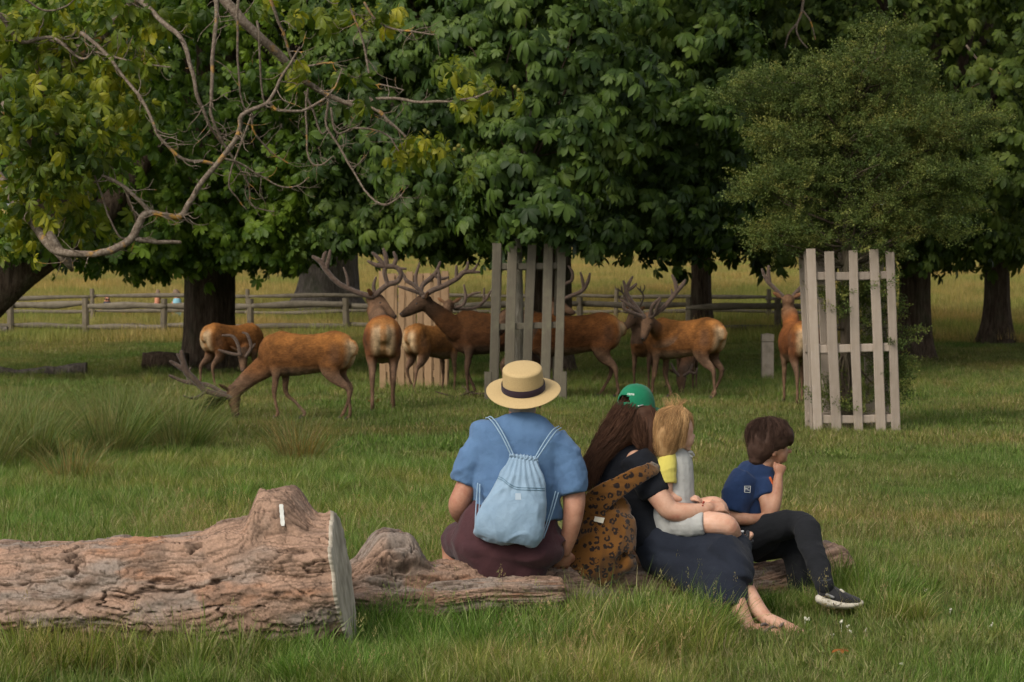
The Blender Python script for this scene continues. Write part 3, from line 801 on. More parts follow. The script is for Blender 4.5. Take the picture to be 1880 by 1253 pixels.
# ------------------------------------------------------------------ young trees inside the guards
b = G(955, 37.3); t = empty('young_chestnut_tree', b, 'young chestnut with a pale flecked stem inside the dark grey guard', 'tree')
M_young = bark_mat('young_bark', (.10, .09, .07), (.2, .18, .14), (.34, .31, .26))
q = spline([np.append(b - [0, 0, .1], .095), np.append(P(952, 600, 37.3), .085), np.append(P(950, 440, 37.3), .075), np.append(P(958, 330, 37.6), .04), np.append(P(975, 200, 38.2), .015)], 6)
mb = MB(); mb.tube(q[:, :3], q[:, 3], n=14, ends='flat'); mb.build('trunk', M_young, t)
pos, X, Y, Z, cs = crown_pts([L(985, 270, 37.6, 1.15, 1.1, 1.0), L(960, 90, 37.7, 1.5, 1.3, 1.2), L(1060, 180, 37.9, 1.2, 1.1, 1.1), L(960, 395, 37.0, .9, .7, .45)], 170, 15, .42, 33, 2.45)
leaves(t, K_dark, 4, pos, X, Y, Z, .92, 150, seed=33)
limbs(t, P(955, 380, 37.3), cs[:10], .03, M_bark, 5)

def spray(name, mat, seed, n=46, L_=.30, lf=.017):
    r = np.random.default_rng(seed); mb = MB()
    mb.tube([(0, 0, 0), (L_ * .5, 0, .02), (L_, 0, .0)], [.003, .0022, .0012], n=3, ends='open', col=(.9, .7, .6))
    for i in range(n):
        u = r.uniform(.05, 1.0) * L_; a = r.uniform(0, 6.28); q = r.uniform(.008, .075) * (1.1 - u / L_ * .5)
        c = np.array([u, math.cos(a) * q, math.sin(a) * q * .8 + .01]); d_ = norm(r.normal(0, 1, 3) + [.6, 0, .2]); s_ = norm(np.cross(d_, r.normal(0, 1, 3)))
        l = lf * r.uniform(.6, 1.3)
        mb.add([c, c + d_ * l * .6 + s_ * l * .55, c + d_ * l * 1.4, c + d_ * l * .6 - s_ * l * .55], [(0, 1, 2, 3)], np.array([1, 1, 1]) * r.uniform(.7, 1.35))
    return mb.mesh(name, mat, False, True)
M_haw = leafm('hawthorn_leaves', [(.038, .062, .013), (.070, .100, .022), (.115, .145, .034), (.20, .20, .05)], .25, .6, .25, 1.4)
K_haw = protos('hawthorn_spray', [spray('spray', M_haw, i) for i in range(5)])
b = G(1556, 29.1); t = empty('hawthorn_tree', b, 'young hawthorn with fine olive leaves rising from the pale guard on the right', 'tree')
M_hb = bark_mat('hawthorn_bark', (.06, .045, .03), (.11, .085, .06), (.17, .14, .10))
q = spline([np.append(b - [0, 0, .1], .075), np.append(P(1553, 640, 29.1), .068), np.append(P(1555, 420, 29.1), .055), np.append(P(1560, 260, 29.1), .038), np.append(P(1580, 150, 29.1), .022), np.append(P(1628, 40, 29.1), .008)], 6)
mb = MB(); mb.tube(q[:, :3], q[:, 3], n=12, ends='flat'); mb.build('trunk', M_hb, t)
r = np.random.default_rng(8); hp = []; hx = []; tg = []
HL = [(1590, 235, 120, 75, .8, 70), (1460, 170, 95, 40, .45, 34), (1600, 120, 80, 45, .5, 38), (1720, 235, 85, 40, .5, 34), (1450, 250, 75, 45, .5, 26), (1560, 330, 140, 55, .8, 54), (1700, 320, 95, 42, .6, 36), (1460, 350, 85, 40, .6, 24), (1570, 420, 145, 40, .7, 44), (1700, 400, 70, 34, .5, 18), (1630, 60, 16, 26, .15, 6), (1555, 560, 52, 90, .4, 9), (1600, 540, 42, 55, .3, 12), (1620, 660, 40, 75, .3, 14), (1560, 720, 48, 42, .3, 8), (1430, 440, 60, 26, .4, 10)]
for cx, cy, rx, ry, ryd, m in HL:
    for _ in range(m):
        a = norm(r.normal(0, 1, 3)) * r.uniform(.35, 1.22) ; c = P(cx + a[0] * rx, cy + a[2] * ry, 29.1 + a[1] * ryd)
        tg.append(c); k_ = int(r.integers(9, 26))
        dv = norm(r.normal(0, 1, (k_, 3)) * [1, 1, .45]); p_ = c + dv * np.array([.17, .17, .075]) * r.uniform(.2, 1, (k_, 1))
        hp.append(p_); hx.append(norm(dv * .7 + norm(np.array([a[0], a[1], .0]) + 1e-3) * .6 + [0, 0, .15]))
hp = np.vstack(hp); X = np.vstack(hx); Z = norm(np.cross(X, r.normal(0, 1, X.shape)) + [0, 0, .8]); Z = norm(Z - X * np.sum(X * Z, 1)[:, None])
o = scatter('crown', K_haw, hp, frames_to_euler(X, np.cross(Z, X), Z), r.uniform(.6, 1.05, len(hp)), r.integers(0, 5, len(hp)), t); o['kind'] = 'stuff'
mb = MB()
for i, c in enumerate(tg[::2]):
    zz = min(max(c[2] - .35, 1.0), 4.3); j = np.argmin(np.abs(q[:, 2] - zz)); a_ = q[j, :3]
    m_ = (a_ + c) / 2 + r.normal(0, .08, 3); s_ = spline([np.append(a_, .018), np.append(m_, .011), np.append(c, .004)], 4); mb.tube(s_[:, :3], s_[:, 3], n=5, ends='flat')
mb.build('limbs', M_hb, t)

# ------------------------------------------------------------------ near tree on the left whose bare branches cross the view
M_twig = bark_mat('lichened_branch', (.13, .105, .08), (.28, .235, .19), (.42, .37, .31))
k = NT('lichened_branch2'); tc = k.n('TexCoord').outputs['Object']
n1 = k.noise(tc, 30, 5, .7); n2 = k.noise(tc, 5.5, 3)
col = k.ramp(n1, [(.3, (.07, .052, .038)), (.5, (.155, .12, .09)), (.7, (.27, .225, .18))])
col = k.mix(k.ramp(n2, [(.6, (0, 0, 0)), (.68, (.75,) * 3)]), col, (.42, .22, .03))
M_twig = k.end(col, .9, .1, n1, .7, .01)
tb = G(-420, 26); NTREE = empty('horse_chestnut_tree', tb, 'near chestnut at the upper left whose bare twisting branches hang across the view', 'tree', CAT)
q = spline([np.append(tb - [0, 0, .2], .5), np.append(tb + [.1, 0, 1.5], .42), np.append(tb + [.35, 0, 3], .36), np.append(tb + [.5, .3, 5], .3), np.append(tb + [.4, .5, 8], .2)], 6)
mb = MB(); mb.tube(q[:, :3], q[:, 3], n=20, ends='flat'); mb.build('trunk', M_bark, NTREE)
BR = [  # depth, then (px, py, radius in px)
 (25.5, [(-260, 330, 30), (-120, 260, 27), (10, 205, 24), (75, 165, 20), (135, 112, 16), (200, 50, 13), (270, -20, 10), (340, -90, 7)], 0),
 (24.6, [(-120, 120, 16), (-60, 230, 14), (0, 330, 13), (60, 410, 11), (100, 458, 9.5), (150, 469, 8), (195, 463, 8), (238, 441, 8.5), (255, 410, 8.5), (270, 391, 7.5), (300, 394, 6.2), (330, 398, 6.8), (347, 372, 6.4), (368, 338, 6), (395, 305, 5.8), (430, 262, 5.4), (440, 236, 5.2), (445, 212, 4.8), (480, 196, 4.6), (495, 184, 3.8), (520, 140, 3.2), (536, 112, 2.6), (550, 88, 1.8)], 1),
 (24.5, [(495, 190, 3.2), (510, 203, 3.1), (552, 203, 3), (590, 186, 2.7), (616, 158, 2.2), (628, 126, 1.4)], 1),
 (24.6, [(250, 440, 6), (270, 442, 5.2), (292, 446, 4.6), (328, 445, 4)], 0),
 (24.6, [(272, 388, 5), (246, 360, 4.2), (218, 337, 4), (190, 322, 3)], 1),
 (24.7, [(398, 303, 4.6), (375, 298, 3.8), (336, 294, 3.6), (310, 270, 3.8), (290, 247, 3.6), (266, 195, 3.5), (235, 150, 3.4), (190, 95, 4), (150, 60, 5)], 1),
 (25.2, [(225, -25, 8), (260, 4, 6.5), (300, 42, 5.6), (338, 80, 5.2), (352, 130, 4.6), (362, 175, 4.2), (382, 225, 3.4), (408, 265, 2.2)], 1),
 (25.0, [(385, -35, 6), (396, 0, 5), (398, 30, 4.6), (391, 90, 4.4), (388, 170, 4), (390, 222, 3.6), (410, 262, 3), (428, 292, 2.6), (455, 340, 2), (463, 378, 1.7), (503, 388, 1.2)], 1),
 (25.6, [(380, -40, 13), (430, 22, 11), (470, 62, 10.5), (520, 108, 9), (560, 150, 7), (600, 172, 6), (640, 190, 5), (690, 202, 4.4), (718, 226, 3.6), (745, 252, 2.6)], 1),
 (25.6, [(632, 187, 4), (688, 181, 3.6), (735, 183, 3.4), (788, 188, 3), (860, 181, 2.4), (905, 166, 1.6)], 1),
 (25.4, [(603, 186, 3), (600, 232, 2.8), (622, 270, 2.5), (642, 305, 2.2), (662, 340, 2.2), (700, 376, 2), (728, 366, 1.6), (742, 350, 1.2)], 1),
 (25.4, [(607, 200, 2.8), (618, 245, 2.4), (650, 236, 2.4), (690, 240, 2.2), (715, 250, 2), (733, 276, 1.4)], 1),
 (25.4, [(560, 170, 3), (577, 208, 2.6), (590, 246, 2), (604, 236, 1.3)], 0),
 (25.9, [(632, -20, 3), (645, 20, 2.6), (664, 66, 2.4), (680, 145, 2), (700, 156, 1.8), (740, 166, 1.4)], 1),
 (25.9, [(670, 5, 2.8), (690, 38, 2.4), (730, 55, 2.2), (765, 60, 1.9), (798, 62, 1.3)], 1),
 (25.3, [(565, 165, 2.6), (562, 210, 2.3), (567, 292, 2.2), (590, 303, 1.8), (612, 287, 1.2)], 1),
 (24.8, [(408, 290, 2.8), (440, 300, 2.4), (470, 318, 2.1), (510, 342, 1.8), (545, 342, 1.5), (568, 326, 1)], 1),
 (24.8, [(458, 210, 2.4), (470, 246, 2), (492, 276, 1.9), (530, 300, 1.4)], 1),
 (25.2, [(438, 0, 3.4), (436, 110, 2.4), (442, 170, 2.1), (452, 206, 1.6)], 0),
 (25.3, [(473, 40, 2.8), (478, 130, 2.3), (487, 190, 2), (500, 196, 1.4)], 0),
 (25.4, [(490, -20, 4), (520, 60, 3), (545, 120, 2.6), (610, 115, 1.8)], 1),
 (24.7, [(-40, 262, 3.6), (0, 277, 2.6), (22, 268, 2.3), (50, 274, 2), (80, 268, 1.7), (102, 246, 1.1)], 1),
 (24.9, [(-20, 5, 6), (12, 42, 5), (40, 78, 4.4), (95, 68, 3.6), (150, 108, 2.6), (175, 88, 1.6)], 1),
 (25.1, [(60, 70, 4), (130, 82, 3.4), (190, 100, 2.8), (240, 112, 2.2), (312, 124, 1.3)], 1),
 (25.1, [(30, -15, 3), (75, 18, 2.4), (120, 10, 1.8), (140, -5, 1.4)], 0),
 (24.9, [(120, 260, 2.8), (160, 290, 2.6), (210, 420, 2), (238, 440, 1.6)], 0),
 (24.9, [(460, 215, 2.2), (420, 330, 2), (440, 370, 1.6), (452, 384, 1.1)], 0),
]
rb = np.random.default_rng(12)
stubs = []
for d_, pts, tw in BR:
    rows = [np.append(P(a, b_, d_ + .25 * math.sin(a * .011 + b_ * .006) + (max(0, 105 - a) * .016 if c > 7 else 0)), c * .84 * d_ / F) for a, b_, c in pts]
    q = spline(rows, 4); mb = MB(); mb.tube(q[:, :3] + np.stack([fbm(q[:, :3] * 6, 2, 1), fbm(q[:, :3] * 6, 2, 2), fbm(q[:, :3] * 6, 2, 3)], 1) * .018, q[:, 3] * (1 + .12 * fbm(q[:, :3] * 9, 2, 5)), n=9, ends='round')
    if tw:
        for _ in range(int(len(q) * .72)):
            j = rb.integers(2, len(q)); a = q[j, :3]; dv = norm(np.array([rb.normal(.25, .8), rb.normal(0, .5), rb.normal(-.35, .6)])); l = rb.uniform(.1, .42); r0 = min(q[j, 3] * .5, .0065)
            w_ = [np.append(a, r0)]; c = a.copy()
            for s_ in range(4):
                dv = norm(dv + rb.normal(0, .35, 3) + [0, 0, .12]); c = c + dv * l / 4; w_.append(np.append(c, r0 * (1 - .17 * (s_ + 1))))
            z_ = spline(w_, 3); mb.tube(z_[:, :3], z_[:, 3], n=5, ends='round')
            if rb.uniform() < .5:
                e = z_[len(z_) // 2, :3]; dv2 = norm(dv + rb.normal(0, .8, 3)); mb.tube([e, e + dv2 * l * .2, e + norm(dv2 + [0, 0, .5]) * l * .42], [r0 * .6, r0 * .5, r0 * .35], n=4, ends='round')
    mb.build('branch', M_twig, NTREE)
# broken limb end at the left
q = spline([np.append(P(93, 432, 24.5), .045), np.append(P(103, 455, 24.5), .06), np.append(P(125, 482, 24.5), .045), np.append(P(132, 496, 24.6), .02)], 5)
mb = MB(); mb.tube(q[:, :3], q[:, 3], n=9, ends='round'); mb.build('broken_stub', M_twig, NTREE)
LC = [  # leaf bunches of the near tree: px, py, spread x, y, depth, count
 (30, 175, 60, 40, 24.3, 18), (75, 205, 60, 40, 24.2, 26), (130, 245, 50, 40, 24.3, 18), (170, 215, 40, 35, 24.5, 14), (20, 250, 40, 40, 24.4, 12), (110, 290, 50, 40, 24.5, 18), (60, 330, 70, 50, 24.8, 26),
 (250, 110, 50, 40, 25.3, 16), (110, 50, 90, 45, 25.6, 40), (230, 30, 70, 30, 25.6, 22), (20, 60, 50, 50, 25.4, 20), (250, 190, 45, 30, 25.2, 12), (120, 150, 70, 40, 25.2, 24), (200, 150, 60, 40, 25.4, 18), (160, 320, 50, 45, 25.2, 16), (30, 420, 70, 50, 25.3, 30), (140, 400, 60, 40, 25.5, 24), (200, 260, 50, 50, 25.4, 14),
 (545, 125, 18, 14, 25.3, 7), (640, 135, 25, 16, 25, 8), (830, 125, 32, 18, 25.7, 9), (845, 190, 30, 18, 25.6, 10), (895, 155, 28, 12, 25.6, 9), (958, 185, 8, 16, 25.6, 4), (780, 262, 40, 18, 25.5, 15), (745, 290, 28, 16, 25.6, 8), (812, 285, 22, 12, 25.5, 8), (858, 312, 8, 14, 25.6, 4), (660, 190, 20, 12, 25.5, 6),
 (480, 15, 60, 20, 26.2, 14), (600, 25, 60, 25, 26.4, 16), (330, 30, 50, 25, 26, 14), (705, 30, 40, 20, 26.4, 9), (-60, 150, 60, 120, 25, 40)]
pp = []; xx_ = []; zz_ = []
for cx, cy, sx, sy, d_, m in LC:
    for _ in range(int(m * (2.6 if cx < 330 else 1.7))):
        g_ = rb.normal(0, .6, 3); p_ = P(cx + g_[0] * sx, cy + g_[1] * sy, d_ + g_[2] * .5); h_ = rb.uniform(0, 6.28) ; hd = norm(np.array([math.cos(h_), math.sin(h_) - .5, 0])); e = rb.normal(1.1, .25)
        x_ = hd * math.cos(e) - np.array([0, 0, 1]) * math.sin(e); z_ = hd * math.sin(e) + np.array([0, 0, 1]) * math.cos(e)
        pp.append(p_); xx_.append(x_); zz_.append(z_)
pp = np.array(pp); X = np.array(xx_); Z = np.array(zz_)
leaves(NTREE, K_yel, 3, pp, X, np.cross(Z, X), Z, .60, 300, seed=3)
M_conk = NT('conker_husk').end((.16, .15, .03), .7, .2)
for cx, cy in ((842, 268), (850, 276), (835, 274), (780, 240), (786, 244), (945, 160), (952, 166)):
    c = P(cx, cy, 25.4); mb = MB(); mb.ell(c, (.022, .022, .022), nu=10, nv=6)
    for _ in range(14):
        dv = norm(rb.normal(0, 1, 3)); mb.tube([c + dv * .018, c + dv * .03], [.003, .0008], n=3, ends='flat')
    mb.build('conker', M_conk, NTREE)

for t_, rows_ in ((bpy.data.objects.get('horse_chestnut_tree.003'), ([(1476, -10, 3), (1471, 25, 2.6), (1462, 45, 2.4), (1448, 62, 1.8), (1441, 88, 1.2)], [(1470, 28, 2.4), (1462, 52, 2), (1468, 72, 1.8), (1482, 88, 1.2)], [(1474, 20, 2), (1488, 40, 1.6), (1497, 72, 1)], [(1775, 85, 2.4), (1795, 110, 2), (1815, 125, 1.6), (1845, 140, 1)], [(1785, 160, 2), (1812, 148, 1.6), (1835, 144, 1)])),):
    for rows in rows_:
        q = spline([np.append(P(a, b_, 47.6), r_ * 47.6 / F) for a, b_, r_ in rows], 5); mb = MB(); mb.tube(q[:, :3], q[:, 3], n=6); mb.build('dead_branch', M_twig, t_)
k = NT('clover_white'); M_clov = k.end((.62, .60, .48), .8, .2); mb = MB(); rs = np.random.default_rng(31)
for px_, py_ in ((1364, 1150), (1545, 1142), (1556, 1150), (1562, 1160), (1528, 1168), (1478, 1135), (1484, 1137), (1008, 1192), (1700, 1085), (1745, 1120), (1590, 1158), (1610, 1175), (930, 1205), (1820, 1150), (1655, 1220)):
    d_ = F * (H - .05) / (py_ - 555); c = P(px_, py_, d_)
    for _ in range(9): mb.ell(c + rs.normal(0, .004, 3), (.0035, .0035, .005), nu=5, nv=3)
    mb.tube([c, c - [0, 0, .05]], [.0012, .0012], n=3, ends='open')
tag(mb.build('clover', M_clov), 'scattered small white clover heads in the turf around the feet', 'clover', kind='stuff')

# ------------------------------------------------------------------ logs in the background
def simple_log(label, d, pts, seed, mat, n=22):
    q = spline([np.append(P(a, b_, d), r * d / F) for a, b_, r in pts], 7)
    t = empty('fallen_log', G(pts[0][0], d), label, 'log', 'logs lying in the shade')
    mb = MB(); mb.tube(q[:, :3], q[:, 3], n=n, ends='flat'); me = mb.mesh('log_body', mat); co = coords(me)
    co += normals(me) * (fbm(co * 5, 3, seed) * .05)[:, None]; me.vertices.foreach_set('co', co.astype(np.float32).ravel()); me.update()
    link('log_body', me, t); return t
simple_log('pale crooked log lying at the left edge of the shade', 48.6, [(-60, 680, 10), (0, 681, 8), (40, 687, 7), (75, 685, 10), (110, 683, 11), (140, 680, 11), (160, 679, 12)], 3, M_bark2)
simple_log('thick dark log end beside the foot of the left trunk', 50.2, [(262, 664, 18), (300, 664, 18), (345, 666, 17)], 5, M_bark)
simple_log('thin pale branch lying below the nearer fence rails', 66.5, [(205, 598, 3), (250, 597, 3), (300, 602, 3), (340, 598, 2.5)], 7, M_bark2)
simple_log('stubby brown log end by the fence post at the left border', 64, [(-25, 609, 7), (0, 607, 6.5), (14, 606, 6.5)], 9, M_bark2)
k = NT('pale_stone'); n1 = k.noise(k.n('TexCoord').outputs['Object'], 14, 4); M_stone = k.end(k.ramp(n1, [(.3, (.34, .30, .24)), (.7, (.55, .50, .42))]), .9, .2, n1, .6, .02)
for i, (px_, py_, rx, rz_) in enumerate(((262, 607, 17, 7), (112, 601, 15, 5))):
    p_ = P(px_, py_, 66); s_ = 66 / F; mb = MB(); mb.ell(p_, (rx * s_, .18, rz_ * s_), nu=20, nv=12)
    o = blob('stone', mb, .03, 2, M_stone, None, disp=lambda co: fbm(co * 6, 3, 4) * .03)
    tag(o, ['low pale boulder showing beneath the fence right of the reclining man', 'small white heap of stone below the fence, left of the reclining man'][i], 'stone')
# sticks on the lawn by the left guard
b = G(868, 37.3); mb = MB(); rs = np.random.default_rng(2)
for _ in range(26):
    a = b + [rs.normal(0, .22), rs.normal(0, .1), rs.uniform(.02, .13)]; dv = norm([rs.normal(0, 1), rs.normal(0, .4), rs.normal(0, .2)])
    mb.tube([a - dv * .15, a, a + dv * .17 + [0, 0, .02]], [.012, .014, .008], n=5, ends='flat')
tag(mb.build('brushwood', M_bark), 'small heap of brown brushwood on the grass left of the dark guard', 'brushwood', kind='stuff')
M_fall = leafm('fallen_leaf_brown', [(.20, .07, .015), (.30, .12, .02)], .2, .7, .2, 9)
K_fl = chestnut_leaf('fallen_leaf', M_fall, .15, 77, 5, .3)
for i, (px_, py_, lb) in enumerate(((303, 972, 'orange dead leaf on the grass just behind the big log'), (660, 931, 'orange dead leaf on the grass between the big log and the man'), (692, 748, 'orange brown dead leaf under the stag seen from behind'), (1548, 1233, 'brown dead leaf in the turf at the lower right'))):
    d_ = F * H / (py_ - 555); o = bpy.data.objects.new('fallen_leaf', K_fl); C.objects.link(o); o.location = Vector(G(px_, d_, .09)); o.rotation_euler = (.15, .2, i * 1.4); o.scale = (.36 if i < 2 else .75 if i == 2 else .22,) * 3
    tag(o, lb, 'leaf', 'dead leaves on the lawn')

# ------------------------------------------------------------------ the two front logs
def bark_log(name, axis, radfn, n_ax, n_th, seed, parent, amp=1.0, cap_r=None, tilt=None):
    """axis: function s->(N,3); radfn(s, theta)->(N,). Bark plates are real relief; cracks and bare wood get their own colour."""
    s = np.linspace(0, 1, n_ax); th = np.linspace(0, 2 * np.pi, n_th, endpoint=False)
    A = axis(s); T = norm(np.gradient(A, axis=0)); up = np.array([0, 0, 1.0])
    sd_ = norm(np.cross(T, up)); U = np.cross(sd_, T)
    Sg, Tg = np.meshgrid(s, th, indexing='ij'); R = radfn(Sg.ravel(), Tg.ravel())
    ln = np.linalg.norm(A[-1] - A[0])
    N_ = (np.cos(Tg)[..., None] * -sd_[:, None] + np.sin(Tg)[..., None] * U[:, None]).reshape(-1, 3)    # theta 0 faces the camera, pi/2 is up
    base = np.repeat(A, n_th, 0)
    q = np.stack([Sg.ravel() * ln, np.cos(Tg.ravel()) * .3, np.sin(Tg.ravel()) * .3], 1)
    wq = q + np.stack([fbm(q * 3, 3, seed + i) for i in range(3)], 1) * np.array([.12, .05, .05])
    ridge = fbm(wq * np.array([2.2, 9, 9]), 4, seed + 5)
    crack = np.abs(fbm(wq * np.array([2.0, 8, 8]), 4, seed + 9)); crack2 = np.abs(fbm(wq * np.array([8, 13, 13]), 3, seed + 13))
    ck = np.exp(-(crack / .020) ** 2) * (fbm(wq * 4, 2, seed + 3) > -.12); ck2 = np.exp(-(crack2 / .030) ** 2) * (fbm(wq * 5, 2, seed + 4) > .0) * .7
    terr = np.floor((fbm(wq * np.array([2.0, 6, 6]), 4, seed + 21) + 1) * 8) / 8                     # overlapping plates as steps
    dis = ridge * .028 + terr * .06 - .058 - ck * .026 - ck2 * .012 + fbm(q * 26, 3, seed + 2) * .008 + (np.floor((fbm(wq * np.array([6, 15, 15]), 3, seed + 24) + 1) * 5) / 5 - 1) * .022
    co = base + N_ * (R + dis * amp)[:, None]
    edge = np.zeros(len(co)); tg = terr.reshape(n_ax, n_th); edge = (np.abs(tg - np.roll(tg, 1, 1)) > .05).ravel() * .6
    n1 = (fbm(q * np.array([3, 7, 7]), 4, seed + 31) + 1) / 2; n2 = (fbm(q * np.array([2.6, 7, 7]), 4, seed + 33) + 1) / 2; n3 = (fbm(q * 16, 3, seed + 35) + 1) / 2
    c0 = np.array([.335, .215, .152]); c1 = np.array([.255, .205, .17]); c2 = np.array([.34, .15, .07]); c3 = np.array([.17, .115, .085])
    def st(x, a, b): return np.clip((x - a) / (b - a), 0, 1)[:, None]
    col = c0 + (c1 - c0) * st(n1, .42, .6); col = col + (c2 - col) * st(n2, .58, .66) * .5; col = col + (c3 - col) * st(n3, .52, .72) * .7
    dk = np.clip(ck + ck2 + edge, 0, 1)[:, None] * .85
    col = col * (1 - dk) + np.array([.055, .035, .025]) * dk
    idx = np.arange(n_ax * n_th).reshape(n_ax, n_th); nxt = np.roll(idx, -1, 1)
    f = np.stack([idx[:-1], nxt[:-1], nxt[1:], idx[1:]], -1).reshape(-1, 4)
    me = bpy.data.meshes.new(name); me.from_pydata(co.tolist(), [], f.tolist()); me.polygons.foreach_set('use_smooth', np.ones(len(f), bool))
    setcol(me, col); me.materials.append(M_barkp)
    return link(name, me, parent), co.reshape(n_ax, n_th, 3)
M_barkp = attrm('log_bark', .9, .15, 90, .6, .008, mott=.3)
k = NT('cut_wood'); tc = k.n('TexCoord').outputs['Object']
mp = k.n('Mapping', {'Vector': tc, 'Scale': (1, 1, .25)}).outputs[0]; n1 = k.noise(mp, 40, 5); n2 = k.noise(tc, 7, 3)
M_cut = k.end(k.mix(k.ramp(n2, [(.4, (0,) * 3), (.65, (1,) * 3)]), k.ramp(n1, [(.3, (.40, .35, .27)), (.7, (.62, .55, .45))]), (.27, .235, .18)), .85, .2, n1, .4, .006)

xe = P(624, 1065, 10.4); xs_ = P(-330, 1100, 10.7)
def ax1(s): 
    p = xs_[None] * (1 - s[:, None]) + xe[None] * s[:, None]
    px = -330 + 946 * s; cy = np.interp(px, [-330, 0, 250, 400, 500, 616], [1103, 1100, 1096, 1088, 1076, 1060]); d = p[:, 1]
    p[:, 2] = H - (cy - 555) * d / F; return p
def rd1(s, th):
    px = -330 + 946 * s
    R = np.interp(px, [-330, 0, 250, 380, 470, 560, 616], [112, 108, 107, 110, 118, 124, 128]) / 426
    R = R + .150 * np.exp(-((px - 528) / 46) ** 4) * np.exp(-((np.angle(np.exp(1j * (th - 1.62)))) / .62) ** 4)       # knob on top
    R = R + .05 * np.exp(-((px - 440) / 60) ** 2) * np.exp(-((np.angle(np.exp(1j * (th - 1.4)))) / .7) ** 2)
    R = R + .07 * np.exp(-((px - 616) / 60) ** 2) * np.exp(-((np.angle(np.exp(1j * (th + 1.1)))) / .6) ** 2)         # spreading foot
    R = R - .02 * np.exp(-((px - 616) / 25) ** 2)
    R = R - .045 * np.exp(-((px - 60) / 170) ** 2) * np.exp(-((np.angle(np.exp(1j * (th + .15)))) / .22) ** 2)       # long bare hollow
    R = R + .03 * np.exp(-((px - 195) / 45) ** 2) * np.exp(-((np.angle(np.exp(1j * (th + .75)))) / .4) ** 2)
    return R
t = empty('fallen_log', G(616, 10.4), 'large foreground log with a raised knob and a pale sawn end, filling the lower left', 'log')
o, grid = bark_log('bark', ax1, rd1, 620, 300, 4, t)
ring = grid[-1]; cen = ring.mean(0); mb = MB(); m_ = len(ring)
rings = []
fn = norm(np.array([.985, -.17, .02]))
for f_, off in ((1.0, .0), (.985, .010), (.93, .012), (.6, .012), (.3, .013), (.02, .013)):
    rings.append(cen + (ring - cen) * f_ + fn * off + np.array([.004, 0, 0]) * (f_ < .99))
v = np.vstack(rings); f = []
for i in range(len(rings) - 1):
    for j in range(m_): f.append((i * m_ + j, i * m_ + (j + 1) % m_, (i + 1) * m_ + (j + 1) % m_, (i + 1) * m_ + j))
f.append(tuple((len(rings) - 1) * m_ + j for j in range(m_)))
# the sawn face leans so that it shows from the camera
sh = (v[:, 1] - cen[1]); v[:, 0] += np.clip(sh * -.075, -.05, .2) * 1.0
gsh = grid[-40:]; mb.add(v, f); mb.build('sawn_end', M_cut, t)
me = o.data; co = coords(me); g_ = co.reshape(620, 300, 3); wgt = np.linspace(0, 1, 60)[:, None]; g_[-60:, :, 0] += np.clip((g_[-60:, :, 1] - cen[1]) * -.075, -.05, .2) * wgt
me.vertices.foreach_set('co', g_.astype(np.float32).ravel()); me.update()
# paint mark on the knob
M_paint = NT('white_paint').end((.62, .62, .58), .7, .3)
pt = [P(a, b_, 10.4)[[0, 2]] for a, b_ in ((516, 928), (517, 945), (518, 962))]
from mathutils.bvhtree import BVHTree
bv = BVHTree.FromPolygons([Vector(c) for c in coords(me)], [tuple(p_.vertices) for p_ in me.polygons])
camv = Vector((0, 0, H))
def onto(px, py, off=.004, tree=bv):
    dv = Vector(P(px, py, 10)) - camv; h = tree.ray_cast(camv, dv.normalized()); return np.array(h[0]) - np.array(dv.normalized()) * off if h[0] else None
v = []; f = []; rows = np.linspace(926, 966, 14)
for i, yy in enumerate(rows):
    w_ = 4.0 * (.95 + .08 * math.sin(i * 1.9)) * (.75 if i in (0, 13) else 1)
    for e in (-1, -.3, .3, 1): v.append(onto(516 + i * .25 + e * w_, yy))
for i in range(13):
    for j in range(3): f.append((i * 4 + j, i * 4 + j + 1, i * 4 + j + 5, i * 4 + j + 4))
mb = MB(); mb.add(np.array(v), f); mb.build('paint_mark', M_paint, t)

def ax2(s):
    x = L2[0, 0] + (L2[-1, 0] - L2[0, 0]) * s
    return np.stack([x, np.interp(x, L2[:, 0], L2[:, 1]), np.interp(x, L2[:, 0], L2[:, 2]) + .012 * np.sin(x * 4)], 1)
def rd2(s, th):
    x = L2[0, 0] + (L2[-1, 0] - L2[0, 0]) * s; px = 940 + F * x / np.interp(x, L2[:, 0], L2[:, 1]); R = np.interp(x, L2[:, 0], L2[:, 3])
    R = R + .155 * np.exp(-((px - 712) / 50) ** 4) * np.exp(-((np.angle(np.exp(1j * (th - 1.7)))) / .55) ** 4)
    R = R + .04 * np.exp(-((px - 1530) / 25) ** 2) * np.exp(-((np.angle(np.exp(1j * (th - 1.6)))) / .6) ** 2)
    R = R * (1 - .25 * np.clip((s - .975) / .025, 0, 1) ** 2) * (1 - .2 * np.clip((.02 - s) / .02, 0, 1))
    return R
t = empty('fallen_log', G(900, 11.4), 'second log that the family sits on, with a knob at its left end', 'log')
o, grid = bark_log('bark', ax2, rd2, 700, 220, 14, t, .8)
for ring, sg in ((grid[0], -1), (grid[-1], 1)):
    cen = ring.mean(0); m_ = len(ring); v = np.vstack([cen + (ring - cen) * f_ + np.array([sg * o_, 0, 0]) for f_, o_ in ((1, 0), (.8, .02), (.4, .03), (.03, .03))]); f = []
    for i in range(3):
        for j in range(m_): f.append((i * m_ + j, i * m_ + (j + 1) % m_, (i + 1) * m_ + (j + 1) % m_, (i + 1) * m_ + j))
    f.append(tuple(3 * m_ + j for j in range(m_))); mb = MB(); mb.add(v, f, (.2, .14, .1)); mb.build('log_end', M_barkp, t, col=True)
A3 = np.array([P(760, 1105, 11.1), P(900, 1092, 11.15), P(1038, 1090, 11.22)])
def ax3(s): return np.stack([np.interp(s, [0, .5, 1], A3[:, i]) for i in range(3)], 1)
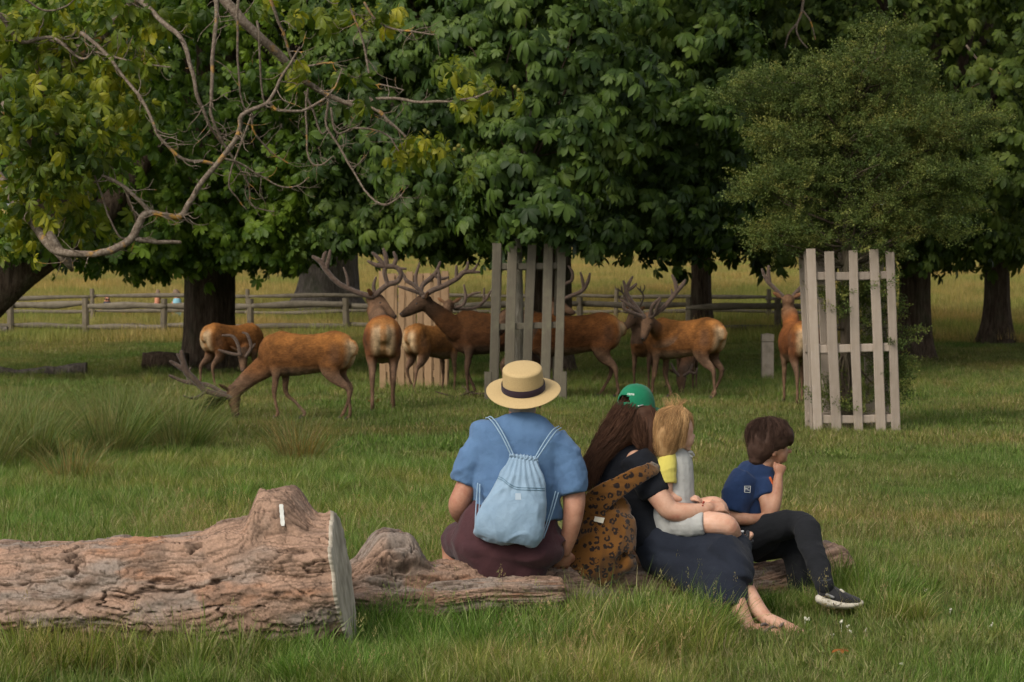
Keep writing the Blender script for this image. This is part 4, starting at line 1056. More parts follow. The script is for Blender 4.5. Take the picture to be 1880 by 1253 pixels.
def rd3(s, th): return (.085 - .012 * s) * (1 - .4 * np.clip((s - .95) / .05, 0, 1) ** 2) + 0 * th
o, grid = bark_log('side_branch', ax3, rd3, 300, 120, 44, t, .5)
ring = grid[-1]; cen = ring.mean(0); m_ = len(ring); v = np.vstack([cen + (ring - cen) * f_ + np.array([o_, 0, 0]) for f_, o_ in ((1, 0), (.8, .012), (.03, .016))])
f = [(i * m_ + j, i * m_ + (j + 1) % m_, (i + 1) * m_ + (j + 1) % m_, (i + 1) * m_ + j) for i in range(2) for j in range(m_)] + [tuple(2 * m_ + j for j in range(m_))]
mb = MB(); mb.add(v, f, (.3, .2, .15)); mb.build('branch_end', M_barkp, t, col=True)
# ------------------------------------------------------------------ red deer
M_coat = attrm('deer_coat', .85, .15, 60, .7, .014, (.45, 1.6, 1.2), sheen=0, mott=.42)
k = NT('antler_velvet'); n1 = k.noise(k.n('TexCoord').outputs['Object'], 30, 3)
M_velvet = k.end(k.ramp(n1, [(.3, (.05, .032, .023)), (.7, (.115, .078, .058))]), .85, .2, n1, .4, .006, sheen=.15)
M_eye = NT('deer_eye').end((.01, .007, .005), .15, .5)
M_hoof = NT('hoof').end((.03, .022, .018), .5, .3)

def antler_mesh(mb, o, f_, s_, u_, size, spread, back, seed, tines=5):
    r = np.random.default_rng(seed)
    def T(pts, rad):
        q = spline([np.append(o + (f_ * (a * (1 if a > 0 else back)) + s_ * b * spread + u_ * c) * size, k_) for (a, b, c), k_ in zip(pts, rad)], 5)
        mb.tube(q[:, :3], q[:, 3] * size, n=8)
    j = lambda v: tuple(np.array(v) + r.normal(0, .015, 3))
    T([(0, 0, -.02), (-.06, .07, .07), (-.17, .22, .20), (-.24, .34, .40), (-.18, .40, .60), (-.08, .42, .74), (-.02, .42, .84)], [.034, .031, .028, .027, .027, .028, .018])
    T([(0, .02, .03), (.12, .07, .03), (.22, .10, .10), (.27, .11, .20)], [.022, .02, .017, .011])
    T([(-.05, .07, .08), (.06, .16, .10), (.15, .20, .17), (.19, .20, .27)], [.018, .018, .015, .01])
    T([(-.2, .28, .30), (-.09, .37, .34), (.0, .42, .43), (.02, .42, .52)], [.02, .018, .016, .011])
    T([(-.18, .40, .60), (-.27, .47, .72), (-.28, .48, .84)], [.022, .02, .013])
    T([(-.10, .42, .70), (-.03, .52, .80), (-.02, .54, .92)], [.02, .018, .012])
    if tines > 4: T([(-.13, .41, .66), (-.10, .33, .78), (-.06, .30, .88)], [.019, .018, .012])

def deer(label, d, px, heading, neck, head_dir, scale=1.0, legs=None, npx=None, hpx=None,  antl=None, dark=0.0, roll=0.0, thin=1.0, seed=0, ear_back=0.0, group='red deer herd', body_len=1.0):
    """heading in degrees from +X towards +Y. neck: points (x, y, z) from the withers to the poll; head_dir: where the muzzle points. All in the deer's own frame: x forward, y left, z up."""
    base = G(px, d); name = 'stag' if antl else 'deer'
    root = empty(name, base, label, 'deer', group, math.radians(heading)); root.scale = (scale,) * 3
    a = np.array
    legs = legs or {}
    inv = np.array(parent_mat(root) @ Matrix.Scale(scale, 4)); inv = np.linalg.inv(inv)
    loc = lambda p_: (inv @ np.append(p_, 1))[:3]
    if npx: neck = [loc(P(*p_)) for p_ in npx]; head_dir = loc(P(*hpx)) - neck[-1]
    mb = MB(); bl = body_len
    # trunk as one elliptical tube: x, z centre, half width, half height
    tr = [(-.66, .98, .09, .12), (-.60, .975, .165, .20), (-.46, .955, .21, .265), (-.25, .925, .20, .26), (.0, .895, .215, .27), (.25, .89, .205, .295), (.42, .91, .19, .30), (.56, .96, .13, .22)]
    q = spline([(x * bl, 0, z, w_ * thin, h_) for x, z, w_, h_ in tr], 5)
    mb.tube(q[:, :3], q[:, 3], q[:, 4], up=(0, 0, 1), n=20)
    mb.ell((-.50 * bl, .09, .93), (.19, .11, .25)); mb.ell((-.50 * bl, -.09, .93), (.19, .11, .25)); mb.ell((.36, 0, 1.06), (.2, .075, .15))
    # neck and head
    nk = [(.40, 0, .98)] + list(neck); m = len(nk)
    rads = np.interp(np.linspace(0, 1, m), [0, .35, .7, 1], [.24, .175, .125, .095]); radw = np.interp(np.linspace(0, 1, m), [0, .35, .7, 1], [.155, .115, .09, .078])
    q = spline([np.append(a(p_, float), [w_, h_]) for p_, w_, h_ in zip(nk, radw, rads)], 5)
    mb.tube(q[:, :3], q[:, 3], q[:, 4], up=(0.35, 0, 1), n=16)
    poll = a(nk[-1], float); hd = norm(a(head_dir, float)); up0 = a([0, 0, 1.0]) if abs(hd[2]) < .9 else a([1.0, 0, .3])
    side = norm(np.cross(up0, hd)); up_ = np.cross(hd, side)
    if abs(hd[2]) >= .9: 
        up_ = norm(a([1.0, 0, 0]) - hd * hd[0]); side = np.cross(up_, hd)
    H_ = lambda f_, s_, u_: poll + hd * f_ + side * s_ + up_ * u_
    hp = [(-.03, .01, .09, .10), (.06, .005, .092, .108), (.14, -.012, .080, .092), (.22, -.028, .062, .074), (.29, -.04, .054, .060), (.335, -.045, .045, .046)]
    q = spline([np.append(H_(f_, 0, u_), [w_, h_]) for f_, u_, w_, h_ in hp], 4)
    mb.tube(q[:, :3], q[:, 3], q[:, 4], up=up_, n=14)
    # ears
    for s_ in (1, -1):
        e0 = H_(-.01, s_ * .065, .05); dv = norm(side * s_ * .85 + up_ * (.42 - .5 * ear_back) - hd * (.35 + ear_back)); e1 = e0 + dv * .19
        q = spline([np.append(e0, [.022, .018]), np.append(e0 + dv * .08, [.043, .016]), np.append(e0 + dv * .15, [.034, .013]), np.append(e1, [.008, .008])], 4)
        mb.tube(q[:, :3], q[:, 3], q[:, 4], up=hd, n=10)
    # legs: (dx at hoof, dx at knee/hock, lift)
    hooves = []
    for key, x0, y0, front in (('fl', .38, .13, 1), ('fr', .38, -.13, 1), ('hl', -.46 * bl, .13, 0), ('hr', -.46 * bl, -.13, 0)):
        dx, kx = legs.get(key, (0, 0)); s_ = 1 if y0 > 0 else -1
        if front:
            pts = [(x0 + .02, y0 - .03 * s_, .86, .115, .10), (x0, y0, .68, .085, .062), (x0 + .01 + kx * .5, y0, .56, .056, .045), (x0 + .03 + kx, y0, .375, .040, .034), (x0 + .03 + kx * .5 + dx * .5, y0, .25, .027, .024), (x0 + .02 + dx, y0, .105, .030, .027), (x0 + .06 + dx, y0, .05, .027, .026)]
        else:
            pts = [(x0 + .0, y0 - .02 * s_, .90, .19, .10), (x0 + .05, y0 + .01 * s_, .73, .155, .085), (x0 + .0 + kx * .4, y0, .58, .095, .052), (x0 - .13 + kx, y0, .45, .050, .036), (x0 - .115 + kx * .6 + dx * .4, y0, .27, .029, .026), (x0 - .08 + dx, y0, .115, .031, .028), (x0 - .035 + dx, y0, .05, .028, .027)]
        q = spline(pts, 4); lean = np.interp(q[:, 2], [.4, .8], [.88, 1.0]); mb.tube(q[:, :3], q[:, 3] * lean, q[:, 4] * lean, up=(0, 1, 0), n=12)
        hooves.append(a(pts[-1][:3]))
    # tail
    mb.tube([(-.69 * bl, 0, 1.06), (-.735 * bl, 0, .98), (-.735 * bl, 0, .90)], [.032, .036, .016])
    tint = np.random.default_rng(seed + 40).uniform(.72, 1.02) * a([1.02, np.random.default_rng(seed + 41).uniform(.92, 1.12), 1])
    def colf(co):
        x, y, z = co[:, 0], co[:, 1], co[:, 2]; n1 = fbm(co * 4.5, 3, seed)[:, None]; n2 = fbm(co * 14, 3, seed + 9)[:, None]
        back = a([.225, .085, .022]) * tint; flank = a([.150, .057, .018]) * tint; belly = a([.20, .14, .09]); leg = a([.135, .078, .048]); head = a([.125, .072, .042]); neckc = a([.185, .075, .025])
        cream = a([.50, .35, .20]); org = a([.38, .155, .038]); dk = a([.075, .045, .03])
        def s01(v_, lo, hi): return np.clip((v_ - lo) / (hi - lo), 0, 1)[:, None]
        c = flank + (back - flank) * s01(z, .85, 1.12)
        c = c + (belly - c) * s01(-z, -.74, -.64) * s01(-np.abs(x), -.5, -.2)
        c = c + (leg - c) * s01(-z, -.76, -.60) * (1 - s01(-z, -.74, -.64) * s01(-np.abs(x), -.5, -.2) * .5)
        dn = np.linalg.norm(co - poll, axis=1); dfw = (co - poll) @ hd
        c = c + (neckc - c) * s01(x, .45, .7) * .8 * s01(z, .5, .7)
        c = c + (head - c) * np.clip(1.3 - dn / .28, 0, 1)[:, None]
        c = c + (head - c) * s01(dfw, .02, .1) * (dn < .5)[:, None]
        c = c + (dk - c) * (s01(dfw, .28, .33) * (dn < .5)[:, None]) * .85
        xr = x / bl
        wob = .05 * fbm(co * 7, 2, seed + 3)[:, None]; rump = np.clip(s01(-xr, .56, .665) * (1 - s01(np.abs(y), .10, .175)) * s01(z, .58, .76) + wob * 2 * s01(-xr, .56, .6), 0, 1) * .9
        c = c + (cream - c) * rump
        c = c + (org - c) * (s01(-xr, .47, .60) * s01(z, 1.03, 1.12) + rump * (np.abs(y) < .04)[:, None] * .8).clip(0, 1) * .85
        c = c + (dk - c) * (s01(-xr, .40, .47) * (1 - s01(-xr, .54, .60)) * s01(z, .74, .84) * (1 - s01(z, .98, 1.1))) * .4
        c = c * (1 + .5 * n1 + .5 * n2) * (1 - dark)
        return c.clip(.004, 1)
    me = remesh(mb, .017, 3, .5); me.name = 'body'; co = coords(me)
    co = co + normals(me) * (fbm(co * 22, 3, seed) * .006)[:, None]; me.vertices.foreach_set('co', co.astype(np.float32).ravel()); me.update()
    setcol(me, colf(co)); me.materials.clear(); me.materials.append(M_coat); smooth(me)
    def child(nm, me_):
        o = bpy.data.objects.new(nm, me_); C.objects.link(o); o.parent = root; return o
    child('body', me)
    if antl and 'trace' in antl:
        for an in antl['trace']:
            m2 = MB()
            for tn in an:
                q = spline([np.append(loc(P(px_, py_, antl['d'] + (dd[0] if dd else 0))), r_ * .82 * antl['d'] / F / scale) for px_, py_, r_, *dd in tn], 4); m2.tube(q[:, :3], q[:, 3], n=8)
            child('antler', m2.mesh('antler', M_velvet))
    elif antl:
        for s_ in (1, -1):
            m2 = MB(); antler_mesh(m2, H_(.03, s_ * .045, .075), norm(hd * .9 + up_ * .1), side * s_, norm(up_ * .95 - hd * .25), antl.get('size', 1), antl.get('spread', 1), antl.get('back', 1), seed + s_ + 5)
            child('antler', m2.mesh('antler', M_velvet))
    for s_ in (1, -1):
        m2 = MB(); m2.ell(H_(.115, s_ * .070, .028), (.017, .017, .015), nu=8, nv=6); child('eye', m2.mesh('eye', M_eye))
    m2 = MB(); m2.ell(H_(.355, 0, -.03), (.024, .024, .020), nu=8, nv=6); child('nose', m2.mesh('nose', M_eye))
    for h in hooves:
        m2 = MB(); m2.tube([h + [.0, 0, .02], h + [.02, 0, -.02], h + [.035, 0, -.05]], [.024, .032, .036], [.024, .03, .034], up=(0, 1, 0), n=8, ends='flat'); child('hoof', m2.mesh('hoof', M_hoof))
    return root
TA = dict(d=31.6, trace=[[[(428, 730, 5), (414, 729, 6), (395, 723, 6), (375, 716, 6.5), (357, 697, 7), (343, 684, 8), (337, 667, 7), (333, 646, 4.5)], [(345, 685, 6), (328, 673, 5.5), (313, 664, 3)], [(337, 668, 5), (330, 656, 4.5), (326, 651, 3)], [(378, 718, 4), (363, 730, 4, -.15), (348, 731, 2.8, -.25), (337, 727, 2, -.3)], [(408, 733, 4), (392, 742, 3.5, -.1), (378, 748, 2.5, -.1)]],
    [[(427, 724, 4.5, .1), (410, 722, 5, .25), (385, 708, 5, .45), (360, 705, 5, .55), (335, 700, 4.5, .6), (312, 690, 3, .6)], [(350, 704, 4.5, .55), (345, 690, 4, .6), (350, 676, 2.5, .6)]]])
TB = dict(d=41.6, trace=[[[(441, 652, 3.6), (437, 633, 3.8), (427, 618, 3.4), (409, 616, 2.2)], [(440, 652, 3.6), (425, 650, 3.6), (402, 643, 2.2)]], [[(452, 654, 3.6), (461, 638, 3.6), (455, 616, 3.2), (446, 611, 2)], [(458, 645, 3), (468, 632, 2)]]])
TC = dict(d=34.8, trace=[[[(684, 545, 6.5), (655, 537, 6), (622, 521, 6), (599, 497, 6), (590, 482, 6.5), (575, 472, 4)], [(598, 495, 5.5), (603, 477, 5), (606, 461, 3)], [(592, 483, 5), (596, 468, 4.5), (598, 464, 3)], [(640, 530, 3.5), (637, 508, 3.2), (631, 492, 2)], [(688, 541, 4.5), (686, 525, 4), (690, 510, 2.5)]],
    [[(690, 541, 6.5), (712, 523, 6), (729, 518, 6), (736, 503, 5.5), (727, 491, 5.5), (708, 489, 6), (690, 487, 5), (676, 480, 3)], [(712, 523, 5), (706, 502, 5), (708, 490, 5)], [(706, 488, 5.5), (692, 472, 4.5), (684, 465, 3)], [(710, 488, 5.5), (708, 470, 5), (704, 458, 3)], [(722, 490, 5), (727, 476, 4.5), (723, 464, 2.8)], [(728, 493, 4), (745, 494, 2.5)]]])
TD = dict(d=38.2, trace=[[[(778, 545, 5.5), (793, 534, 6), (813, 526, 6), (839, 512, 5.5), (853, 500, 5.5), (880, 500, 3)], [(838, 513, 4.5), (838, 500, 4), (838, 489, 2.5)], [(853, 501, 4.5), (858, 491, 4), (859, 482, 2.5)], [(866, 500, 4), (873, 492, 3), (876, 486, 2.2)], [(776, 540, 5), (760, 524, 4.5), (746, 515, 4.2), (738, 500, 2.5)], [(807, 527, 5), (806, 510, 4), (806, 497, 2.5)]],
    [[(772, 540, 5, .2), (776, 524, 5.5, .3), (790, 512, 5.5, .4), (801, 500, 4.5, .4), (808, 482, 2.8, .4)], [(767, 537, 4.5, .2), (763, 510, 4.2, .3), (770, 484, 2.5, .3)], [(798, 506, 4.5, .4), (812, 512, 4, .4), (823, 509, 2.5, .4)], [(768, 538, 4, .2), (748, 531, 4, .2), (731, 526, 2.5, .2)]]])
TG = dict(d=41.3, trace=[[[(832, 566, 3.5), (850, 560, 3.5), (855, 545, 3.5), (852, 524, 2.2)], [(855, 547, 3), (868, 540, 3), (882, 537, 2)]], [[(836, 568, 3.5, .1), (872, 566, 3.5, .2), (890, 552, 3.5, .2), (901, 535, 2.2, .2)], [(888, 555, 3, .2), (889, 530, 2, .2)]]])
TF = dict(d=42.0, trace=[[[(1022, 556, 4.5), (1045, 545, 4.5), (1068, 535, 4.5), (1079, 518, 4.2), (1083, 503, 2.5)], [(1072, 531, 4), (1069, 513, 3.5), (1066, 501, 2.2)]], [[(1018, 556, 4.5, .2), (1036, 524, 4, .3), (1049, 516, 4, .3), (1051, 501, 3.5, .3), (1044, 489, 2.2, .3)]]])
TI = dict(d=37.5, trace=[[[(1183, 584, 5.5), (1166, 562, 5.2), (1153, 544, 5), (1149, 532, 4.8), (1145, 517, 2.8)], [(1150, 533, 4.2), (1155, 520, 4.2), (1161, 509, 2.6)], [(1151, 534, 4.2), (1160, 529, 4), (1168, 522, 2.6)], [(1180, 582, 4.2), (1162, 575, 4.2, -.1), (1147, 568, 3.8, -.15), (1144, 557, 2.4, -.15)], [(1173, 573, 4.2), (1154, 560, 4.2, -.1), (1139, 550, 2.8, -.1)], [(1151, 556, 3.8, .1), (1146, 546, 3.2, .1), (1147, 537, 2.4, .1)]],
    [[(1194, 582, 5.5), (1215, 568, 5.5), (1230, 552, 5.2), (1243, 535, 5.2), (1252, 525, 4.8), (1258, 515, 2.8)], [(1243, 536, 4.6), (1240, 520, 4.4), (1234, 506, 2.6)], [(1233, 550, 3), (1234, 540, 2.6), (1233, 532, 1.8)], [(1194, 580, 4.6), (1198, 562, 4.4, -.1), (1211, 548, 2.8, -.15)], [(1203, 575, 4, -.05), (1207, 561, 3.6, -.12), (1213, 550, 2.4, -.15)]]])
TL = dict(d=36.9, trace=[[[(1441, 549, 5.2), (1426, 534, 4.8), (1412, 520, 4.8), (1404, 508, 4), (1399, 495, 2.4)], [(1413, 520, 4.4), (1411, 505, 4.6), (1411, 490, 3.2)]], [[(1452, 549, 5.2), (1465, 534, 4.8), (1478, 520, 4.8), (1484, 506, 4.6), (1482, 490, 3)], [(1480, 518, 4), (1490, 508, 3), (1494, 496, 2)]]])
TK = dict(d=39.4, trace=[[[(1256, 690, 3), (1266, 684, 3), (1276, 686, 3), (1280, 677, 2)], [(1266, 684, 2.6), (1271, 670, 2)]], [[(1246, 690, 3), (1238, 680, 3), (1232, 668, 2)]]])
deer('large chestnut-brown stag grazing head down on the left, side on', 31.4, 562, 160, None, None, .97, {'fl': (-.04, 0), 'fr': (-.32, -.05), 'hl': (-.16, -.08), 'hr': (.05, .0)}, npx=[(492, 668, 31.6), (460, 692, 31.7), (428, 722, 31.7)], hpx=(437, 778, 31.5), antl=TA, seed=1)
# dark wisps of torn-up grass hanging in its antlers
mb = MB(); rs = np.random.default_rng(6)
for _ in range(60):
    a_ = P(rs.uniform(388, 416), rs.uniform(728, 740), 31.5 + rs.uniform(-.1, .15)); e_ = P(rs.uniform(355, 400), rs.uniform(745, 758), 31.4 + rs.uniform(-.2, .2)); m_ = (a_ + e_) / 2 + rs.normal(0, .03, 3)
    q = spline([a_, m_, e_], 3); mb.tube(q, np.linspace(.006, .002, len(q)), n=4, ends='flat')
tag(mb.build('torn_grass', NT('torn_grass').end((.035, .042, .012), .9, .1)), 'dark wisps of torn grass caught in the antlers of the grazing stag', 'grass', kind='stuff')
deer('stag with pale rump grazing beneath the left trunk, behind the large grazing stag', 42.5, 428, 48, None, None, .98, {'hl': (-.12, -.05)}, npx=[(455, 625, 43.2), (452, 640, 42.6), (446, 650, 41.8)], hpx=(446, 690, 41.5), antl=TB, dark=.05, seed=2)
deer('stag seen from directly behind with white rump and wide antlers', 34.0, 702, 94, None, None, 1.12, {'fl': (-.10, 0), 'hl': (-.05, 0), 'hr': (.12, .05)}, npx=[(696, 592, 34.6), (688, 570, 34.9), (687, 552, 34.9)], hpx=(722, 574, 34.8), antl=TC, thin=1.15, seed=3)
deer('dark brown antlered stag in profile facing left behind the grey guard', 38.6, 912, 182, None, None, 1.16, {'fl': (.0, 0), 'fr': (-.10, 0)}, npx=[(838, 604, 38.5), (806, 578, 38.4), (779, 556, 38.3)], hpx=(722, 578, 38.2), antl=TD, dark=.60, seed=4, body_len=1.0)
deer('slim stag with crossed hind legs in front of the new pine guard', 40.2, 796, 52, None, None, .98, {'hl': (.16, .05), 'hr': (-.14, 0)}, npx=[(812, 592, 41), (820, 576, 41.2), (824, 562, 41.3)], hpx=(812, 578, 40.9), antl=TG, thin=.86, seed=5)
deer('red-brown stag facing left, its head hidden by the dark grey guard', 37.9, 1050, 180, [(.66, 0, 1.02), (.80, .0, 1.08), (.92, 0, 1.14)], (.3, 1, -.6), 1.13, {'hl': (-.10, .0), 'hr': (.12, .03), 'fl': (.1, 0)}, dark=.15, seed=7)
deer('stag behind the guard with only its dark muzzle and curved antlers showing', 42.0, 985, 4, None, None, 1.0, npx=[(1008, 600, 42), (1018, 580, 42), (1020, 560, 42)], hpx=(1060, 572, 41.9), antl=TF, dark=.3, seed=8)
deer('stag with tall lyre-shaped antlers looking back towards the family', 37.8, 1254, 142, None, None, 1.07, {'hl': (-.10, -.02), 'fl': (.06, 0), 'fr': (-.10, 0), 'hr': (.1, 0)}, npx=[(1218, 618, 38.1), (1202, 602, 37.8), (1190, 588, 37.6)], hpx=(1177, 626, 37.3), antl=TI, seed=9, dark=.05)
deer('reddish deer standing half hidden behind the lyre-antlered stag', 41.5, 1192, 248, [(.52, 0, 1.10), (.58, -.02, 1.24), (.60, -.04, 1.32)], (.7, -.3, -.5), 1.0, dict(), antl=dict(size=.5, spread=.9), dark=.12, seed=10)
deer('greyish stag grazing head down, seen between the legs of the lyre-antlered stag', 41.3, 1262, 262, None, None, .92, npx=[(1262, 655, 40.5), (1256, 675, 39.9), (1251, 690, 39.5)], hpx=(1250, 738, 39.3), antl=TK, dark=.25, seed=11)
deer('stag seen from behind beside the pale guard, looking over the meadow', 36.2, 1466, 94, None, None, 1.05, {'hl': (-.06, 0), 'hr': (.14, .04)}, npx=[(1452, 590, 36.8), (1448, 570, 36.9), (1447, 554, 36.9)], hpx=(1450, 560, 38.5), antl=TL, thin=1.15, seed=12)
# ------------------------------------------------------------------ people
def skinm(name, c1, c2):
    k = NT(name); g = k.n('NewGeometry').outputs['Position']
    n1 = k.noise(g, 14, 5, .65); n2 = k.noise(g, 160, 3)
    c0 = (c1[0] * .85, c1[1] * .68, c1[2] * .66)
    return k.end(k.ramp(n1, [(.30, c0), (.48, c1), (.68, c2)]), .55, .35, n2, .15, .003, sss=.12)
M_skin_m = skinm('skin_man', (.40, .195, .125), (.50, .265, .18))
M_skin_w = skinm('skin_woman', (.50, .28, .19), (.58, .35, .25))
M_skin_c = skinm('skin_child', (.56, .32, .22), (.62, .38, .28))
M_skin_b = skinm('skin_boy', (.36, .185, .115), (.44, .24, .155))
class Fig:
    def __init__(s, d): s.d = d
    def p(s, px, py, dd=0.0): return P(px, py, s.d + dd)
    def t(s, mb, rows, ends='round', k=4, n=16, up=(0, 1, 0), col=None):
        q = []
        for r_ in rows:
            px, py, dd, r = r_[:4]; ry = r_[4] if len(r_) > 4 else r; sc = (s.d + dd) / F
            q.append(np.append(s.p(px, py, dd), [r * sc, ry * sc]))
        q = spline(q, k); mb.tube(q[:, :3], q[:, 3], q[:, 4], up=up, n=n, ends=ends, col=col); return s
    def e(s, mb, px, py, dd, r, R=None): mb.ell(s.p(px, py, dd), r, R); return s

def hand(mb, wrist, dirv, nrm, L=.17, curl=.5, side=1, spread=.18, fr=.0085):
    """palm, four unequal bent fingers and a thumb leaving the side of the palm; nrm points out of the back of the hand"""
    d_ = norm(np.array(dirv, float)); n_ = np.array(nrm, float); n_ = norm(n_ - d_ * np.dot(n_, d_)); s_ = np.cross(d_, n_) * side
    w = np.array(wrist); k = L / .18; pe = w + d_ * .085 * k
    mb.tube([w - d_ * .01, w + d_ * .03 * k, w + d_ * .065 * k, pe], np.array([.024, .034, .040, .038]) * k, np.array([.017, .017, .015, .012]) * k, up=n_, n=12)
    for i, (o, l) in enumerate(((-.030, .068), (-.010, .080), (.011, .075), (.031, .058))):
        b = pe + s_ * o * k - d_ * .012 * k; dv = norm(d_ + s_ * o * spread * 20); q = [np.append(b, fr * k * 1.1)]; a = curl * .5
        for j, f_ in enumerate((.45, .32, .26)):
            a += curl * (.35 + .45 * j); v = dv * math.cos(a) - n_ * math.sin(a); q.append(np.append(q[-1][:3] + v * l * f_ * k * 1.15, fr * k * (1 - .12 * (j + 1))))
        q = spline(q, 3); mb.tube(q[:, :3], q[:, 3], n=8)
    b = w + d_ * .03 * k - s_ * .030 * k; q = spline([np.append(b, .013 * k), np.append(b - s_ * .022 * k + d_ * .028 * k - n_ * .012 * k, .0115 * k), np.append(b - s_ * .024 * k + d_ * .06 * k - n_ * .024 * k, .009 * k)], 3)
    mb.tube(q[:, :3], q[:, 3], n=8)

def folds(scale, amp, stretch=(1, 1, 1), seed=0, fine=.25, mask=None):
    st = np.array(stretch, float)
    def f(co):
        n_ = fbm(co * st * scale, 3, seed); r_ = (1 - np.abs(fbm(co * st * scale * .6 + 5, 2, seed + 3)) * 3.2).clip(0, 1) ** 2
        v = (n_ * .7 + r_ * .8 + fine * fbm(co * scale * 3.2, 2, seed + 8)) * amp
        return v * (mask(co) if mask else 1)
    return f

def strands(name, mat, parent, guides, n, r0, seed, wave=.004, lmin=.6):
    """hair strands following guide lines; guides: list of (weight, rows of x y z spread)"""
    r = np.random.default_rng(seed); mb = MB(); wts = np.array([g[0] for g in guides], float); wts /= wts.sum()
    gs = [spline(g[1], 5) for g in guides]
    for _ in range(n):
        g = gs[r.choice(len(gs), p=wts)]; L_ = r.uniform(lmin, 1); m = max(4, int(len(g) * L_)); st = r.integers(0, max(1, int((len(g) - m) * .5) + 1)); q = g[st:st + m]
        o = norm(r.normal(0, 1, 3)); k = r.uniform(.85, 1.05); ph = r.uniform(0, 6)
        tw = np.sin(np.arange(m) * .7 + ph)[:, None] * wave * r.normal(1, .5)
        p = q[:, :3] + o * q[:, 3:4] * k + tw * norm(r.normal(0, 1, 3))
        rr = r0 * np.linspace(1.1, .35, m); c = np.array([1, 1, 1]) * r.uniform(.55, 1.5)
        mb.tube(p, rr, n=3, ends='open', col=c)
    return mb.build(name, mat, parent, col=True)
def hairm(name, c1, c2):
    k = NT(name); g = k.n('NewGeometry').outputs['Position']; at = k.n('Attribute', attribute_name='Col').outputs['Color']
    return k.end(k.mix(1.0, k.mix(k.noise(g, 40, 3), c1, c2), at, 'MULTIPLY'), .7, .15)
WHITE = lambda co: np.ones((len(co), 3))

# ---- the man in the straw hat
fg = Fig(11.35)
man = empty('person', (fg.p(945, 1040)[0], 11.35, 0), 'man seen from behind in straw boater, blue t-shirt and maroon shorts on the log', 'person', 'family sitting on the log')
mb = MB(); fg.e(mb, 960, 712, .03, (.076, .096, .115))
fg.t(mb, [(957, 785, .0, 26, 23), (958, 765, .01, 25, 23), (960, 738, .03, 25, 24), (960, 715, .04, 24, 24)])
fg.t(mb, [(956, 800, 0, 50, 28), (950, 840, 0, 66, 36), (948, 900, 0, 70, 44), (942, 960, 0, 74, 46), (938, 1000, .0, 84, 54)])
fg.t(mb, [(890, 820, .02, 18), (868, 865, .01, 19), (849, 910, .0, 20), (842, 930, .02, 19.5), (852, 948, .12, 18), (876, 962, .26, 13), (890, 966, .32, 10)])
fg.t(mb, [(1020, 822, .02, 18), (1042, 865, .0, 20), (1053, 905, -.01, 21.5), (1053, 940, -.03, 19.5), (1046, 980, -.01, 16), (1038, 1012, .02, 11)])
hand(mb, fg.p(1038, 1010, .02), (-.1, .35, -.6), (.2, -.8, -.4), .18, .35, 1)
hand(mb, fg.p(890, 966, .32), (.55, .6, -.1), (-.2, 0, 1), .18, .5, -1)
for x0, x1, dz in ((895, 836, 0), (985, 1006, .02)):
    fg.t(mb, [(x0, 1000, .05, 34), ((x0 + x1) / 2, 992, .26, 31), (x1, 986, .42, 25), (x1 - 2, 1010, .46, 23), (x1 - 2, 1060, .46, 20), (x1, 1125, .47, 13)])
    fg.t(mb, [(x1, 1128, .46, 13), (x1 + 2, 1135, .55, 13), (x1 + 4, 1140, .66, 9)])
blob('body', mb, .008, 3, M_skin_m, man)
M_blue = cloth('blue_tshirt', (.095, .175, .31), (.080, .148, .27))
mb = MB(); fg.t(mb, [(957, 771, .01, 38, 30), (957, 778, .0, 60, 35), (955, 791, 0, 86, 45), (951, 815, 0, 92, 48), (949, 850, 0, 87, 51), (949, 900, -.01, 83, 52), (949, 935, 0, 82, 52), (950, 957, 0, 83, 53)], 'flat')
fg.t(mb, [(900, 808, 0, 32, 32), (878, 832, 0, 32, 30), (862, 858, 0, 29, 28), (851, 888, 0, 24.5, 25)], 'flat'); fg.t(mb, [(1010, 812, 0, 34, 32), (1032, 838, -.01, 33, 32), (1046, 868, -.02, 31, 32), (1053, 907, -.03, 26, 29)], 'flat')
zmid = fg.p(950, 880)[2]
blob('tshirt', mb, .008, 5, M_blue, man, disp=folds(9, .0095, (.7, 1, 1.4), 3, .35, lambda co: .35 + np.clip((zmid - co[:, 2]) / .12, 0, 1) * .9 + np.clip(np.abs(co[:, 0] - fg.p(950, 880)[0]) / .2 - .6, 0, 1)))
mb = MB(); a = np.linspace(0, 2 * np.pi, 25); c = fg.p(957, 771, .012); mb.tube(np.stack([c[0] + .084 * np.cos(a), c[1] + .064 * np.sin(a), c[2] + .010 * np.sin(a)], 1), .006, n=8, ends='open'); mb.build('collar', M_blue, man)
M_mar = cloth('maroon_shorts', (.068, .028, .032), (.052, .022, .026))
mb = MB(); fg.t(mb, [(944, 945, 0, 84, 50), (938, 970, 0, 99, 60), (937, 1000, .0, 107, 66), (942, 1022, .0, 94, 60), (955, 1034, .0, 66, 50)]); fg.e(mb, 975, 1012, -.02, (.16, .16, .088)); fg.e(mb, 893, 1004, -.0, (.15, .16, .082))
fg.t(mb, [(885, 1003, .08, 44, 40), (856, 994, .24, 38, 38), (845, 992, .34, 36, 36)], 'flat'); fg.t(mb, [(990, 1000, .1, 44), (1004, 990, .36, 34)], 'flat')
blob('shorts', mb, .009, 5, M_mar, man, disp=folds(6, .009, (1, 1, 1.6), 11))
M_greyhair = hairm('grey_hair', (.20, .17, .145), (.36, .32, .28))
mb = MB(); fg.e(mb, 960, 716, .03, (.080, .099, .112)); fg.t(mb, [(960, 735, .012, 27, 24), (959, 752, .0, 24, 21)], 'round'); o = blob('hair', mb, .006, 2, M_greyhair, man, WHITE, folds(60, .003, (1, 1, .5), 5))
